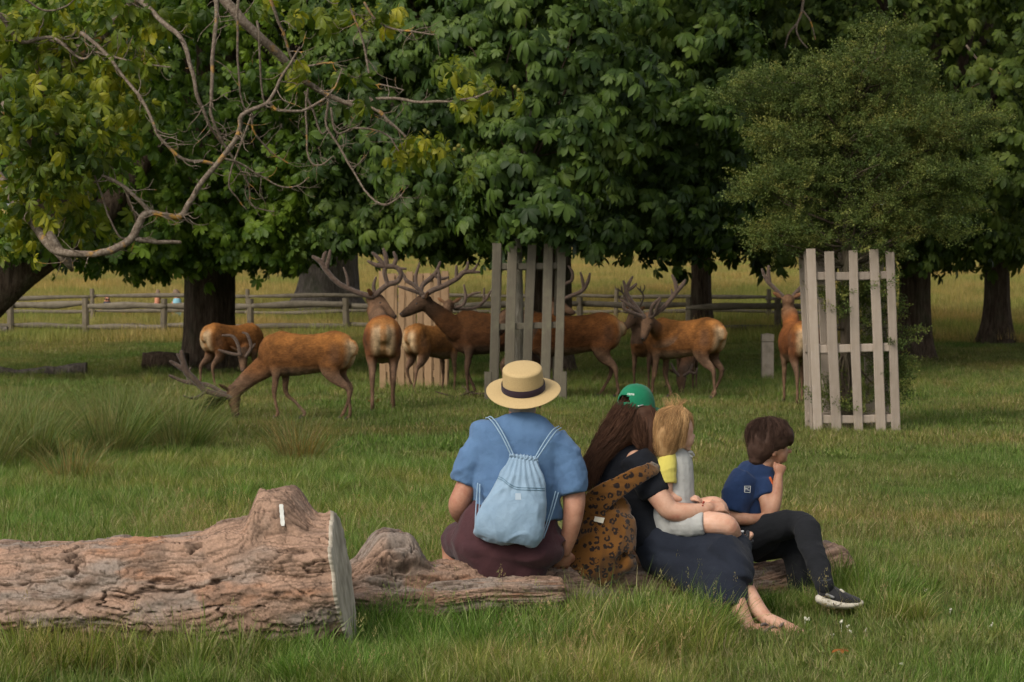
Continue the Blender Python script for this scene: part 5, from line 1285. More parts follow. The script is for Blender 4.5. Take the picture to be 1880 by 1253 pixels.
mb = MB(); fg.e(mb, 991, 738, .05, (.010, .022, .030)); mb.build('ear', M_skin_m, man)
fg.t(mb := MB(), [(932, 738, .05, 3), (931, 738, .05, 3)]) 
# straw boater, worn tilted back
k = NT('straw'); tc = k.n('TexCoord').outputs['Object']; n1 = k.noise(tc, 220, 3); n2 = k.noise(tc, 14, 3)
M_straw = k.end(k.mix(n1, (.37, .255, .115), (.56, .42, .215)), .75, .25, n1, .5, .003)
M_band = cloth('hat_band', (.022, .014, .020), (.03, .018, .026))
ax = norm(np.array([-.05, -.40, .91])); e1 = norm(np.cross([0, 1, 0], ax)); e2 = np.cross(ax, e1); hc = fg.p(961, 716, .015)
def lathe(prof, n=96, wob=None):
    ang = np.linspace(0, 2 * np.pi, n, endpoint=False); v = []
    for r_, z_ in prof:
        dz = wob(ang, r_) if wob else 0
        v.append(hc + np.outer(np.cos(ang) * r_, e1) + np.outer(np.sin(ang) * r_, e2) + np.outer(z_ + dz, ax) if np.ndim(dz) else hc + np.outer(np.cos(ang) * r_, e1) + np.outer(np.sin(ang) * r_, e2) + ax * z_)
    m = len(prof); f = [(i * n + j, i * n + (j + 1) % n, (i + 1) * n + (j + 1) % n, (i + 1) * n + j) for i in range(m - 1) for j in range(n)]
    return np.vstack(v), f
wob = lambda a_, r_: np.clip((r_ - .1) / .08, 0, 1) * (.008 * np.cos(2 * a_ + .4) - .004 * np.cos(a_)) - np.clip((r_ - .105) / .07, 0, 1) ** 2 * .008
pr = [(.001, .119), (.05, .118), (.075, .115)] + [(.0905 + .0010 * math.cos(i * 3.14), .110 - i * .0052) for i in range(20)] + [(.100, .006)] + [(.104 + i * .0037, .002 + .0011 * (i % 2)) for i in range(20)]
pr = pr[:3] + [(.088, .112)] + [(.0925 + .0006 * i * .45 + .0010 * (i % 2), .107 - i * .0051) for i in range(20)] + pr[24:]
v, f = lathe(pr, 96, wob); mb = MB(); mb.add(v, f)
pr2 = [(r_, z_ - .004) for r_, z_ in pr[24:]]; v2, f2 = lathe(pr2[::-1], 96, wob); mb.add(v2, f2)
rim, fr_ = lathe([(pr[-1][0], pr[-1][1]), (pr[-1][0] + .0015, pr[-1][1] - .002), (pr2[-1][0], pr2[-1][1])], 96, wob); mb.add(rim, fr_)
hat = mb.build('straw_hat', M_straw, man)
v, f = lathe([(.1035, .006), (.1045, .010), (.1025, .036), (.1005, .038)], 96); mb = MB(); mb.add(v, f); mb.build('hat_band', M_band, hat)

# drawstring bag on his back
M_bag = cloth('pale_blue_nylon', (.235, .335, .44), (.20, .295, .40), rough=.55, sheen=.2)
M_cord = cloth('bag_cord', (.27, .38, .49), (.22, .32, .42)); M_zip = NT('zip').end((.10, .19, .26), .6, .3)
bag = empty('drawstring_bag', fg.p(945, 1000, -.2), 'pale blue nylon drawstring bag on the back of the man in the straw hat', 'bag')
mb = MB(); fg.t(mb, [(962, 838, -.150, 23, 8), (961, 850, -.160, 30, 11), (958, 875, -.175, 43, 17), (953, 910, -.19, 52, 24), (944, 945, -.20, 59, 29), (934, 972, -.20, 63, 29), (930, 990, -.19, 58, 23)], 'flat', n=24)
fg.e(mb, 884, 975, -.18, (.035, .05, .035)).e(mb, 975, 990, -.185, (.038, .05, .034)).e(mb, 930, 988, -.19, (.12, .055, .030))
zt = fg.p(960, 838)[2]; zb = fg.p(960, 910)[2]
def gath(co):
    m_ = np.clip((co[:, 2] - zb) / (zt - zb), 0, 1); u = (co[:, 0] - fg.p(960, 850)[0]) / (.06 + .10 * (1 - m_))
    return np.sin(u * 24 + fbm(co * 9, 2, 3) * 2) * .0045 * m_ ** .7 + folds(8, .010, (1.3, 1, 1.1), 8)(co) * (1 - m_ * .6)
o = blob('bag_body', mb, .006, 4, M_bag, bag, disp=gath)
bme = o.data; bbv = BVHTree.FromPolygons([Vector(c) for c in coords(bme)], [tuple(p_.vertices) for p_ in bme.polygons])
def proj_line(pts, off, tree):
    q = spline(pts, 8); return np.array([x_ for x_ in (onto(a_, b_, off, tree) for a_, b_ in q) if x_ is not None])
for dy in (0, 4): mb = MB(); mb.tube(proj_line([(909, 873 + dy), (922, 878 + dy), (936, 889 + dy), (950, 895 + dy), (975, 896 + dy), (1000, 897 + dy)], .002, bbv), .0018, n=5, ends='flat'); mb.build('zip', M_zip, bag)
mb = MB(); a = np.linspace(0, 1, 40); pts = np.stack([fg.p(937 + 49 * t_, 836 + 9 * t_ + 2.2 * math.sin(t_ * 46), -.165 - .012 * math.cos((t_ - .5) * 3) + .004 * math.sin(t_ * 40)) for t_ in a]); mb.tube(pts, .0065, n=7); mb.build('gathered_hem', M_bag, bag)
for rows in ([(939, 838, -.165), (924, 806, -.15), (908, 780, -.115), (897, 768, -.05), (892, 768, .02)], [(943, 836, -.165), (929, 806, -.15), (913, 778, -.11), (902, 766, -.05), (897, 766, .02)], [(984, 845, -.165), (1004, 815, -.145), (1020, 793, -.10), (1030, 786, -.03)], [(981, 843, -.165), (999, 812, -.145), (1015, 790, -.105), (1026, 783, -.03)],
             [(877, 888, -.11), (874, 930, -.13), (872, 970, -.17)], [(881, 890, -.11), (880, 930, -.13), (876, 972, -.17)], [(1020, 903, -.10), (1010, 940, -.14), (996, 984, -.17)], [(1025, 905, -.09), (1014, 942, -.13), (998, 988, -.17)]):
    q = spline([fg.p(*r_) for r_ in rows], 5); mb = MB(); mb.tube(q, .0032, n=6); mb.build('cord', M_cord, bag)
mb = MB(); v = [onto(a_, b_, .0015, bbv) for a_, b_ in ((946, 906), (956, 906), (957, 918), (946, 918))]; mb.add(np.array(v), [(0, 1, 2, 3)]); mb.build('label_patch', NT('label_patch').end((.36, .44, .52), .7, .2), bag)

# ---- the woman in the green cap
fw = Fig(11.75)
wom = empty('person', (fw.p(1190, 1000)[0], 11.75, 0), 'woman with long brown hair, green cap, black top and dark skirt holding the toddler', 'person', 'family sitting on the log')
mb = MB(); fw.e(mb, 1172, 760, .0, (.075, .080, .105))
fw.t(mb, [(1158, 822, 0, 26), (1162, 800, 0, 20), (1170, 775, 0, 19)])
fw.t(mb, [(1152, 835, 0, 46, 32), (1146, 885, 0, 46, 34), (1160, 940, 0, 42, 34), (1192, 1000, .02, 44, 40)])
fw.t(mb, [(1168, 848, -.09, 22), (1190, 885, -.13, 21), (1214, 918, -.16, 20), (1232, 938, -.165, 19), (1262, 941, -.16, 17.5), (1288, 937, -.14, 13), (1302, 932, -.12, 10.5)])
hand(mb, fw.p(1300, 933, -.12), (.95, .35, .12), (-.1, -.7, .6), .165, .55, 1)
fw.t(mb, [(1205, 1010, -.0, 30), (1270, 1016, -.08, 26), (1325, 1022, -.18, 24), (1340, 1045, -.30, 20), (1346, 1085, -.41, 18), (1361, 1125, -.49, 15.5), (1374, 1150, -.545, 12.5), (1374, 1160, -.555, 12.5)])
fw.t(mb, [(1215, 1010, .1, 28), (1290, 1010, .02, 25), (1335, 1018, -.12, 22), (1354, 1045, -.24, 17), (1370, 1085, -.33, 18), (1390, 1117, -.41, 16), (1408, 1138, -.46, 13)])
fw.t(mb, [(1372, 1161, -.555, 12, 13), (1395, 1158, -.57, 13, 15), (1420, 1163, -.585, 10, 17), (1440, 1167, -.59, 7, 18)])
fw.t(mb, [(1408, 1138, -.46, 14, 13), (1430, 1148, -.475, 14, 15), (1456, 1156, -.48, 10, 18), (1469, 1160, -.485, 7.5, 18)])
for i in range(5):
    for (x_, y_, d_) in ((1440, 1166, -.59), (1469, 1160, -.485)):
        o_ = (i - 2) * .0185; l_ = 13 - abs(i - 1) * 1.6; fw.t(mb, [(x_, y_, d_ + o_, 4.2), (x_ + l_ * .6, y_ + .5, d_ + o_, 3.6), (x_ + l_, y_ + 2.5, d_ + o_, 3.2)], n=8)
blob('body', mb, .0065, 3, M_skin_w, wom)
M_black = cloth('black_top', (.012, .014, .019), (.009, .010, .014), sheen=.04)
M_skirt = cloth('dark_navy_skirt', (.016, .020, .031), (.012, .015, .024), sheen=.05)
mb = MB(); fw.t(mb, [(1163, 806, .0, 22, 20), (1158, 815, .0, 38, 28), (1152, 830, 0, 54, 36), (1147, 855, 0, 58, 42), (1145, 885, 0, 56, 42), (1154, 925, 0, 52, 41), (1174, 960, 0, 48, 41), (1192, 985, 0, 46, 42)], 'flat')
fw.t(mb, [(1164, 838, -.09, 30, 26), (1181, 864, -.11, 32, 28), (1196, 890, -.13, 30, 27), (1205, 909, -.14, 27, 25)], 'flat')
blob('black_top', mb, .008, 5, M_black, wom, disp=folds(8, .009, (1, 1, 1.2), 21))
mb = MB(); fw.t(mb, [(1186, 962, .02, 44, 42), (1205, 992, .0, 50, 50), (1260, 1010, -.06, 47, 54), (1315, 1018, -.14, 42, 54), (1340, 1030, -.22, 36, 52)])
fw.t(mb, [(1300, 1028, -.15, 48, 46), (1322, 1062, -.27, 48, 46), (1333, 1096, -.38, 42, 44), (1340, 1126, -.43, 32, 42)], 'flat')
fw.t(mb, [(1330, 1014, -.2, 36, 52), (1348, 1040, -.27, 34, 50), (1353, 1060, -.31, 31, 46), (1354, 1078, -.34, 29, 44)], 'flat')
fw.t(mb, [(1215, 1018, -.02, 44, 44), (1262, 1040, -.12, 40, 44), (1302, 1072, -.25, 40, 42)])
fw.t(mb, [(1300, 1002, .0, 34, 34), (1346, 1006, -.1, 28, 34), (1362, 1028, -.18, 22, 32), (1366, 1050, -.25, 19, 32), (1363, 1064, -.30, 19, 34)], 'flat')
hd_ = norm(fw.p(1340, 1050) - fw.p(1200, 980)); pe_ = np.cross(hd_, [0, 1, 0])
def skf(co):
    u = co @ hd_; v = co @ pe_ + co[:, 1] * .5
    q = np.stack([u * 1.6, v * 11, co[:, 1] * 2], 1); return (fbm(q, 3, 31) * .7 + (1 - np.abs(fbm(q * .8 + 3, 2, 33)) * 3).clip(0, 1) ** 2 * .8) * .019 * np.clip((co[:, 2] - .10) / .15, .25, 1)
blob('skirt', mb, .008, 4, M_skirt, wom, disp=skf)
M_brown = hairm('brown_hair', (.045, .022, .014), (.12, .058, .034))
mb = MB(); fw.e(mb, 1164, 768, -.01, (.083, .088, .100)); fw.t(mb, [(1160, 770, -.03, 32, 30), (1142, 792, -.06, 31, 28), (1114, 818, -.08, 22, 22), (1093, 848, -.09, 15, 16), (1086, 878, -.09, 9, 10)]); fw.t(mb, [(1180, 765, -.04, 26, 26), (1194, 795, -.07, 19, 20), (1198, 830, -.08, 10, 12)])
blob('hair', mb, .008, 3, M_brown, wom, lambda co: np.ones((len(co), 3)) * .7, folds(26, .006, (1, 1, .35), 41))
gl_ = [(4, [(1158, 756, -.03, 30), (1136, 784, -.07, 28), (1108, 820, -.09, 21), (1088, 858, -.10, 14), (1082, 905, -.10, 8)]), (3, [(1150, 765, -.06, 26), (1135, 790, -.09, 24), (1112, 822, -.10, 19), (1096, 855, -.11, 12), (1090, 890, -.11, 6)]), (2.4, [(1182, 758, -.03, 20), (1194, 785, -.07, 16), (1200, 815, -.09, 12), (1197, 845, -.10, 7)]), (1.6, [(1168, 765, -.05, 24), (1172, 785, -.08, 22), (1176, 806, -.10, 16), (1180, 822, -.11, 8)]),
       (1.1, [(1130, 800, -.09, 26), (1094, 838, -.10, 18), (1076, 872, -.10, 12), (1080, 925, -.10, 8)])]
strands('hair_strands', M_brown, wom, [(w_, [np.append(fw.p(a_, b_, c_), s_ * fw.d / F) for a_, b_, c_, s_ in g_]) for w_, g_ in gl_], 4200, .0011, 4, .010)
# cap
M_green = cloth('green_cap_cloth', (.010, .165, .082), (.008, .135, .066), rough=.85)
fwd = norm(np.array([.74, .67, -.08])); sdv = norm(np.cross(fwd, [0, 0, 1])); upv = np.cross(sdv, fwd); cc = fw.p(1167, 753, .0)
naz, nph = 72, 20; v = []; f = []
for i in range(nph + 1):
    ph = (i / nph) * math.pi / 2 * .985
    for j in range(naz):
        az = 2 * math.pi * j / naz; r_ = math.cos(ph) ** .8
        v.append(cc + fwd * math.cos(az) * r_ * .097 + sdv * math.sin(az) * r_ * .086 + upv * (math.sin(ph) ** .92 * .122 + (.0025 * abs(math.sin(az * 3)) if i else 0)))
for i in range(nph):
    for j in range(naz):
        az = 2 * math.pi * (j + .5) / naz; dz = abs(az - math.pi); hgt = (i + .5) / nph
        if dz < .50 and .13 < hgt < .13 + .24 * math.sqrt(max(0, 1 - (dz / .50) ** 2)): continue
        f.append((i * naz + j, i * naz + (j + 1) % naz, (i + 1) * naz + (j + 1) % naz, (i + 1) * naz + j))
mb = MB(); mb.add(np.array(v), f); cap = mb.build('cap', M_green, wom); sm_ = cap.modifiers.new('thickness', 'SOLIDIFY'); sm_.thickness = .003
v = []; f = []
for i in range(9):
    az = math.radians(-62 + 124 * i / 8)
    for j in range(6):
        t_ = j / 5; v.append(cc + fwd * (math.cos(az) * .095 + t_ * .092 * math.cos(az * .6)) + sdv * (math.sin(az) * (.084 + t_ * .004)) + upv * (.008 - .020 * t_ ** 1.5 + .018 * (math.cos(az * 1.2) - .6) * t_ + .012 * (1 - abs(az))))
for i in range(8):
    for j in range(5): f.append((i * 6 + j, i * 6 + j + 1, (i + 1) * 6 + j + 1, (i + 1) * 6 + j))
mb = MB(); mb.add(np.array(v), f); br = mb.build('cap_brim', M_green, cap); sm_ = br.modifiers.new('thickness', 'SOLIDIFY'); sm_.thickness = .004
for k_ in range(6):
    az = math.pi / 6 + k_ * math.pi / 3
    if abs(az - math.pi) < .4: continue
    q = np.array([cc + fwd * math.cos(az) * math.cos(ph) ** .8 * .0985 + sdv * math.sin(az) * math.cos(ph) ** .8 * .0875 + upv * (math.sin(ph) ** .92 * .1235 + .002) for ph in np.linspace(.05, 1.45, 12)])
    mb = MB(); mb.tube(q, .0012, n=5); mb.build('cap_seam', M_green, cap)
mb = MB(); mb.ell(cc + upv * .126, (.007, .007, .004), nu=10, nv=6); mb.build('cap_button', M_green, cap)
cbv = BVHTree.FromPolygons([Vector(c) for c in coords(cap.data)], [tuple(p_.vertices) for p_ in cap.data.polygons])
def text_on(txt, px, py, wpx, hpx_, tree, mat, parent, name, off=.004, slope=0.0):
    cu = bpy.data.curves.new(name, 'FONT'); cu.body = txt; cu.size = 1; cu.resolution_u = 2; ob = bpy.data.objects.new(name, cu); C.objects.link(ob)
    dg = bpy.context.evaluated_depsgraph_get(); me = bpy.data.meshes.new_from_object(ob.evaluated_get(dg)); bpy.data.objects.remove(ob)
    co = coords(me); mn, mx = co.min(0), co.max(0); 
    for c in co:
        u = (c[0] - mn[0]) / (mx[0] - mn[0]) - .5; v_ = (c[1] - mn[1]) / (mx[1] - mn[1]) - .5
        h = onto(px + u * wpx, py - v_ * hpx_ + u * slope, off, tree); c[:] = h if h is not None else co.mean(0)
    me.vertices.foreach_set('co', co.astype(np.float32).ravel()); me.update(); me.materials.clear(); me.materials.append(mat); return link(name, me, parent)
M_white = NT('white_thread').end((.72, .74, .70), .8, .2)
text_on('welcome', 1154, 723, 21, 5.5, cbv, M_white, cap, 'embroidered_lettering', .004, 1.5)
mb = MB(); fw.t(mb, [(1172, 746, -.095, 1.4), (1180, 744, -.09, 1.4)], n=6); mb.build('strap_buckle', NT('buckle_metal').end((.6, .6, .58), .3, .5, metal=1), cap)
M_strap = NT('sandal_strap').end((.16, .12, .10), .6, .3)
for rows in ([(1398, 1148, -.63, 3), (1404, 1146, -.6, 3), (1410, 1150, -.55, 3)], [(1404, 1160, -.63, 2.6), (1420, 1151, -.59, 2.6), (1430, 1160, -.54, 2.6)], [(1432, 1150, -.53, 3), (1444, 1143, -.48, 3), (1456, 1152, -.43, 3)]): mb = MB(); fw.t(mb, rows, n=6); mb.build('sandal_strap', M_strap, wom)
mb = MB(); fw.t(mb, [(1392, 1171, -.57, 3, 16), (1420, 1172, -.585, 3, 18), (1452, 1173, -.59, 3, 16)]); mb.build('sandal_sole', M_strap, wom)

# ---- leopard print bag
k = NT('leopard_print'); g = k.n('NewGeometry').outputs['Position']
gd = k.n('VectorMath', {0: g, 1: k.n('VectorMath', {0: k.n('TexNoise', {'Vector': g, 'Scale': 55.0, 'Detail': 2}).outputs['Color'], 1: (.012, .012, .012)}, operation='MULTIPLY').outputs[0]}, operation='ADD').outputs[0]
vo = k.n('TexVoronoi', {'Vector': gd, 'Scale': 30.0, 'Randomness': .8}).outputs['Distance']; nb = k.noise(g, 48, 2)
ring_ = k.ramp(vo, [(.14, (0,) * 3), (.20, (1,) * 3), (.42, (1,) * 3), (.48, (0,) * 3)]); ring_ = k.math('MULTIPLY', ring_, k.ramp(nb, [(.40, (0,) * 3), (.45, (1,) * 3)]))
M_leo = k.end(k.mix(ring_, k.mix(k.noise(g, 20, 2), (.105, .043, .009), (.155, .066, .013)), (.016, .010, .008)), .9, .1, k.noise(g, 300, 2), .3, .003, sheen=.3)
fb = Fig(11.52); lb_ = empty('leopard_bag', fb.p(1108, 1045), 'slouchy leopard print cloth bag resting on the log between the man and the woman', 'bag')
mb = MB(); fb.t(mb, [(1134, 916, .04, 30, 8), (1122, 934, .02, 46, 16), (1114, 962, .0, 54, 26), (1106, 1000, -.01, 64, 38), (1104, 1022, -.01, 64, 38), (1120, 1042, 0, 50, 26)], n=24); fb.e(mb, 1050, 1016, -.01, (.055, .075, .045)).e(mb, 1150, 1034, -.0, (.05, .075, .05))
bag_o = blob('bag_body', mb, .007, 4, M_leo, lb_, disp=folds(10, .011, (1.4, 1, .6), 51))
mb = MB(); fb.t(mb, [(1060, 985, -.02, 20, 5), (1078, 945, -.04, 25, 5), (1104, 915, -.05, 24, 4), (1140, 892, -.035, 19, 3.5), (1175, 872, -.02, 16, 3.5), (1200, 860, .04, 13, 3.5), (1206, 848, .14, 12, 4)], 'flat', n=20)
strap_o = blob('shoulder_strap', mb, .005, 2, M_leo, lb_, disp=folds(22, .004, (.5, 1, 1.6), 53))
nb_ = len(bag_o.data.vertices); lbv = BVHTree.FromPolygons([Vector(c) for c in np.vstack([coords(bag_o.data), coords(strap_o.data)])], [tuple(p_.vertices) for p_ in bag_o.data.polygons] + [tuple(i_ + nb_ for i_ in p_.vertices) for p_ in strap_o.data.polygons])
v = [onto(a_, b_, .008, lbv) for a_, b_ in ((1092, 948), (1110, 951), (1107, 961), (1090, 957))]; v = np.array(v); v[:, 1] = v[:, 1].min() + (v[:, 2] - v[:, 2].mean()) * .3; mb = MB(); mb.add(np.vstack([v, v + [0, .004, 0]]), [(0, 1, 2, 3), (7, 6, 5, 4), (0, 4, 5, 1), (1, 5, 6, 2), (2, 6, 7, 3), (3, 7, 4, 0)]); mb.build('sewn_tag', NT('sewn_tag').end((.62, .57, .45), .8, .2), lb_, sm=False)

# ---- the toddler
ft = Fig(11.70)
tod = empty('person', ft.p(1245, 965), 'blond toddler in a grey romper with a yellow sleeve sitting on the woman\'s lap', 'person', 'family sitting on the log')
mb = MB(); ft.e(mb, 1242, 790, .0, (.083, .080, .096)); ft.e(mb, 1256, 806, .0, (.050, .052, .050)); ft.e(mb, 1273, 801, .01, (.011, .011, .009)); ft.e(mb, 1266, 813, .01, (.016, .018, .010)); ft.e(mb, 1263, 824, .0, (.017, .02, .012))
ft.t(mb, [(1236, 845, 0, 17), (1238, 825, 0, 15), (1242, 810, 0, 18)]); ft.t(mb, [(1236, 850, 0, 27, 22), (1238, 900, 0, 31, 25), (1243, 950, 0, 34, 28)])
ft.t(mb, [(1224, 850, -.06, 14), (1222, 880, -.075, 13), (1226, 908, -.07, 11.5), (1246, 916, -.06, 10), (1262, 915, -.04, 7.5)]); hand(mb, ft.p(1262, 915, -.04), (1, .1, 0), (0, -.6, .8), .10, .5, 1, fr=.0095)
ft.t(mb, [(1255, 955, -.04, 22), (1298, 960, -.10, 22), (1330, 963, -.13, 20), (1342, 972, -.12, 17), (1350, 990, -.03, 14), (1358, 990, .05, 12)]); ft.t(mb, [(1355, 985, .04, 9, 10), (1368, 990, .03, 8, 12), (1378, 982, .03, 6, 13)])
ft.t(mb, [(1262, 945, .04, 20), (1296, 933, .02, 20), (1316, 932, .0, 19), (1326, 950, .0, 15), (1340, 975, .02, 12), (1352, 990, .06, 9)])
blob('body', mb, .0055, 3, M_skin_c, tod)
mb = MB(); ft.e(mb, 1264, 789, -.045, (.007, .006, .006)); mb.build('eye', M_eye, tod)
M_grey = cloth('pale_grey_jersey', (.40, .40, .385), (.35, .35, .34)); M_yel = cloth('yellow_sleeve', (.60, .53, .13), (.52, .45, .10))
mb = MB(); ft.t(mb, [(1238, 829, .0, 20, 17), (1240, 842, 0, 30, 24), (1241, 875, 0, 33, 28), (1240, 915, 0, 36, 31), (1236, 950, 0, 40, 34), (1240, 962, -.02, 38, 32)]); ft.t(mb, [(1240, 960, -.05, 27, 27), (1268, 962, -.09, 25, 26), (1294, 961, -.11, 23, 24)], 'flat'); ft.t(mb, [(1258, 945, .03, 22), (1284, 938, .02, 22)], 'flat')
blob('romper', mb, .006, 4, M_grey, tod, disp=folds(12, .006, (1.4, 1.4, .55), 61))
mb = MB(); ft.t(mb, [(1232, 836, -.03, 11, 12), (1226, 848, -.055, 18, 17), (1222, 864, -.07, 20, 18), (1221, 887, -.075, 21.5, 19)], 'flat'); blob('yellow_sleeve', mb, .005, 3, M_yel, tod, disp=folds(20, .003, (1, 1, 1.5), 63))
mb = MB(); ft.t(mb, [(1262, 834, -.02, 3), (1268, 830, -.02, 3), (1274, 836, -.01, 2)], n=6); ft.t(mb, [(1262, 834, -.02, 3), (1270, 839, -.02, 2.5)], n=6); mb.build('shoulder_bow', M_grey, tod)
M_blond = hairm('blond_hair', (.30, .155, .065), (.62, .40, .19))
mb = MB(); ft.e(mb, 1236, 781, -.005, (.086, .086, .090)); ft.t(mb, [(1230, 778, -.03, 30, 26), (1224, 800, -.05, 29, 22), (1222, 828, -.05, 19, 16)]); blob('hair', mb, .007, 3, M_blond, tod, lambda co: np.ones((len(co), 3)) * .75, folds(30, .005, (1, 1, .3), 65))
gl_ = [(3, [(1238, 760, -.02, 16), (1220, 770, -.05, 18), (1213, 798, -.06, 15), (1209, 836, -.06, 9)]), (3, [(1244, 760, -.03, 16), (1236, 776, -.07, 18), (1230, 802, -.075, 18), (1225, 830, -.06, 14)]), (2.4, [(1246, 758, -.02, 14), (1252, 768, -.06, 12), (1250, 794, -.07, 12), (1244, 822, -.06, 12)]), (1, [(1246, 757, 0, 12), (1262, 763, .0, 8), (1268, 778, -.0, 5), (1268, 788, -.02, 4)]),
       (.12, [(1238, 752, 0, 8), (1228, 744, -.01, 9), (1222, 730, .0, 9)]), (.08, [(1248, 746, 0, 3), (1254, 738, 0, 3), (1262, 734, 0, 2)]), (.10, [(1236, 750, 0, 8), (1240, 736, 0, 10), (1232, 728, 0, 8)])]
strands('hair_strands', M_blond, tod, [(w_, [np.append(ft.p(a_, b_, c_), s_ * ft.d / F) for a_, b_, c_, s_ in g_]) for w_, g_ in gl_], 3000, .0009, 8, .006, .7)
M_blk = NT('sandal_rubber').end((.018, .018, .02), .5, .4); M_wht = NT('sandal_white').end((.62, .62, .62), .6, .3)
mb = MB(); ft.t(mb, [(1350, 1000, .04, 5, 12), (1364, 1003, .035, 5, 13), (1380, 994, .03, 4, 13)]); s0 = mb.build('sandal', M_blk, tod)
for x_ in (1352, 1362, 1372):
    mb = MB(); ft.t(mb, [(x_ - 2, 999, -.015, 3.4), (x_, 984, -.01, 3.6), (x_ + 1, 977, .03, 3.6), (x_ + 2, 984, .075, 3)], n=8); mb.build('sandal_band', M_blk, s0)
for x_, y_ in ((1350, 978), (1361, 976), (1356, 988)): mb = MB(); ft.t(mb, [(x_ - 2.5, y_ + 1, -.028, 2.2), (x_ + 3, y_, -.026, 2.2)], n=6); mb.build('sandal_patch', M_wht, s0)
mb = MB(); M_red = NT('red_beads').end((.30, .03, .015), .3, .5)
for i in range(14):
    a = i / 14 * 6.283; mb.ell(fw.p(1292 + 2 * math.cos(a), 934 + 12.5 * math.sin(a), -.135 + .033 * math.cos(a)), (.0042,) * 3, nu=8, nv=5)
mb.build('bead_bracelet', M_red, wom)

# ---- the boy
fy = Fig(12.25)
boy = empty('person', (fy.p(1390, 1000)[0], 12.25, 0), 'boy in navy t-shirt and black joggers, chin on fist, at the right of the log', 'person', 'family sitting on the log')
mb = MB(); fy.e(mb, 1417, 812, .0, (.080, .086, .102)); fy.e(mb, 1428, 832, .0, (.052, .058, .060)); fy.e(mb, 1450, 829, .01, (.012, .012, .013)); fy.e(mb, 1437, 844, .0, (.024, .026, .016)); fy.e(mb, 1421, 831, -.078, (.014, .009, .024))
fy.t(mb, [(1396, 872, 0, 22), (1402, 856, 0, 19), (1412, 838, 0, 18)]); fy.t(mb, [(1388, 880, .0, 38, 26), (1376, 930, 0, 40, 28), (1372, 990, 0, 40, 32)])
fy.t(mb, [(1398, 890, -.04, 16), (1408, 920, -.10, 14.5), (1413, 944, -.12, 14), (1420, 928, -.12, 13.5), (1426, 902, -.10, 11.5), (1429, 876, -.08, 8.5)]); hand(mb, fy.p(1429, 876, -.08), (.35, .02, 1), (.3, -1, 0), .125, 1.35, 1)
fy.t(mb, [(1366, 895, -.04, 14), (1352, 922, -.08, 12), (1349, 948, -.11, 12.5), (1372, 954, -.15, 11.5), (1400, 952, -.13, 9)]); hand(mb, fy.p(1400, 952, -.13), (1, .3, .0), (0, -.4, .9), .14, .4, 1)
fy.t(mb, [(1470, 1000, -.03, 18), (1474, 1070, -.04, 14), (1478, 1112, -.04, 11)])
fy.t(mb, [(1490, 1000, -.34, 15), (1514, 1070, -.55, 12), (1520, 1088, -.57, 11)])
blob('body', mb, .006, 3, M_skin_b, boy)
M_navy = cloth('navy_tshirt', (.016, .034, .090), (.012, .026, .072)); M_jog = cloth('black_joggers', (.010, .011, .013), (.014, .015, .018), sheen=.03)
mb = MB(); fy.t(mb, [(1402, 852, .0, 19, 19), (1398, 862, 0, 32, 27), (1388, 880, 0, 44, 32), (1378, 910, .0, 46, 33), (1370, 940, 0, 44, 34), (1364, 962, 0, 42, 34)], 'flat'); fy.t(mb, [(1372, 876, -.04, 30, 24), (1358, 898, -.065, 30, 25), (1346, 942, -.10, 26, 24)], 'flat'); fy.t(mb, [(1400, 885, -.05, 20, 20), (1408, 912, -.09, 20, 19)], 'flat')
sh_o = blob('tshirt', mb, .007, 9, M_navy, boy, disp=folds(9, .009, (1, 1, .8), 71))
sbv = BVHTree.FromPolygons([Vector(c) for c in coords(sh_o.data)], [tuple(p_.vertices) for p_ in sh_o.data.polygons])
text_on('MC', 1372, 898, 8, 6, sbv, M_white, boy, 'chest_logo', .003)
for rows in ([(1367, 893), (1378, 893)], [(1367, 904), (1377, 905)], [(1378, 893), (1377, 905)], [(1367, 893), (1367, 904)]): mb = MB(); mb.tube(proj_line(rows, .003, sbv), .0012, n=5); mb.build('logo_border', M_white, boy)
mb = MB(); fy.t(mb, [(1414, 878, -.09, 2.5), (1418, 890, -.095, 2.5), (1412, 897, -.09, 2)], n=6); mb.build('orange_cord', NT('orange_cord').end((.45, .09, .02), .6, .3), boy)
mb = MB(); fy.t(mb, [(1364, 972, .02, 40, 36), (1372, 990, .0, 42, 40), (1400, 985, -.06, 34, 36)])
fy.t(mb, [(1376, 985, -.08, 34, 30), (1420, 968, -.14, 28, 27), (1462, 962, -.18, 25, 25), (1480, 972, -.26, 24, 24), (1490, 1005, -.36, 22, 22), (1502, 1040, -.47, 20, 20), (1514, 1076, -.57, 18, 18)], 'round')
fy.t(mb, [(1385, 1000, .05, 32, 30), (1425, 998, .0, 28, 28), (1454, 1000, -.02, 27, 27), (1464, 1030, -.03, 25, 25), (1468, 1065, -.04, 22, 22), (1473, 1094, -.04, 17, 17)], 'flat')
blob('joggers', mb, .007, 3, M_jog, boy, disp=folds(9, .009, (1, 1, .8), 73))
M_shoe = cloth('black_shoe_mesh', (.022, .022, .024), (.03, .03, .032)); M_sole = NT('cream_sole').end((.50, .46, .38), .6, .3)
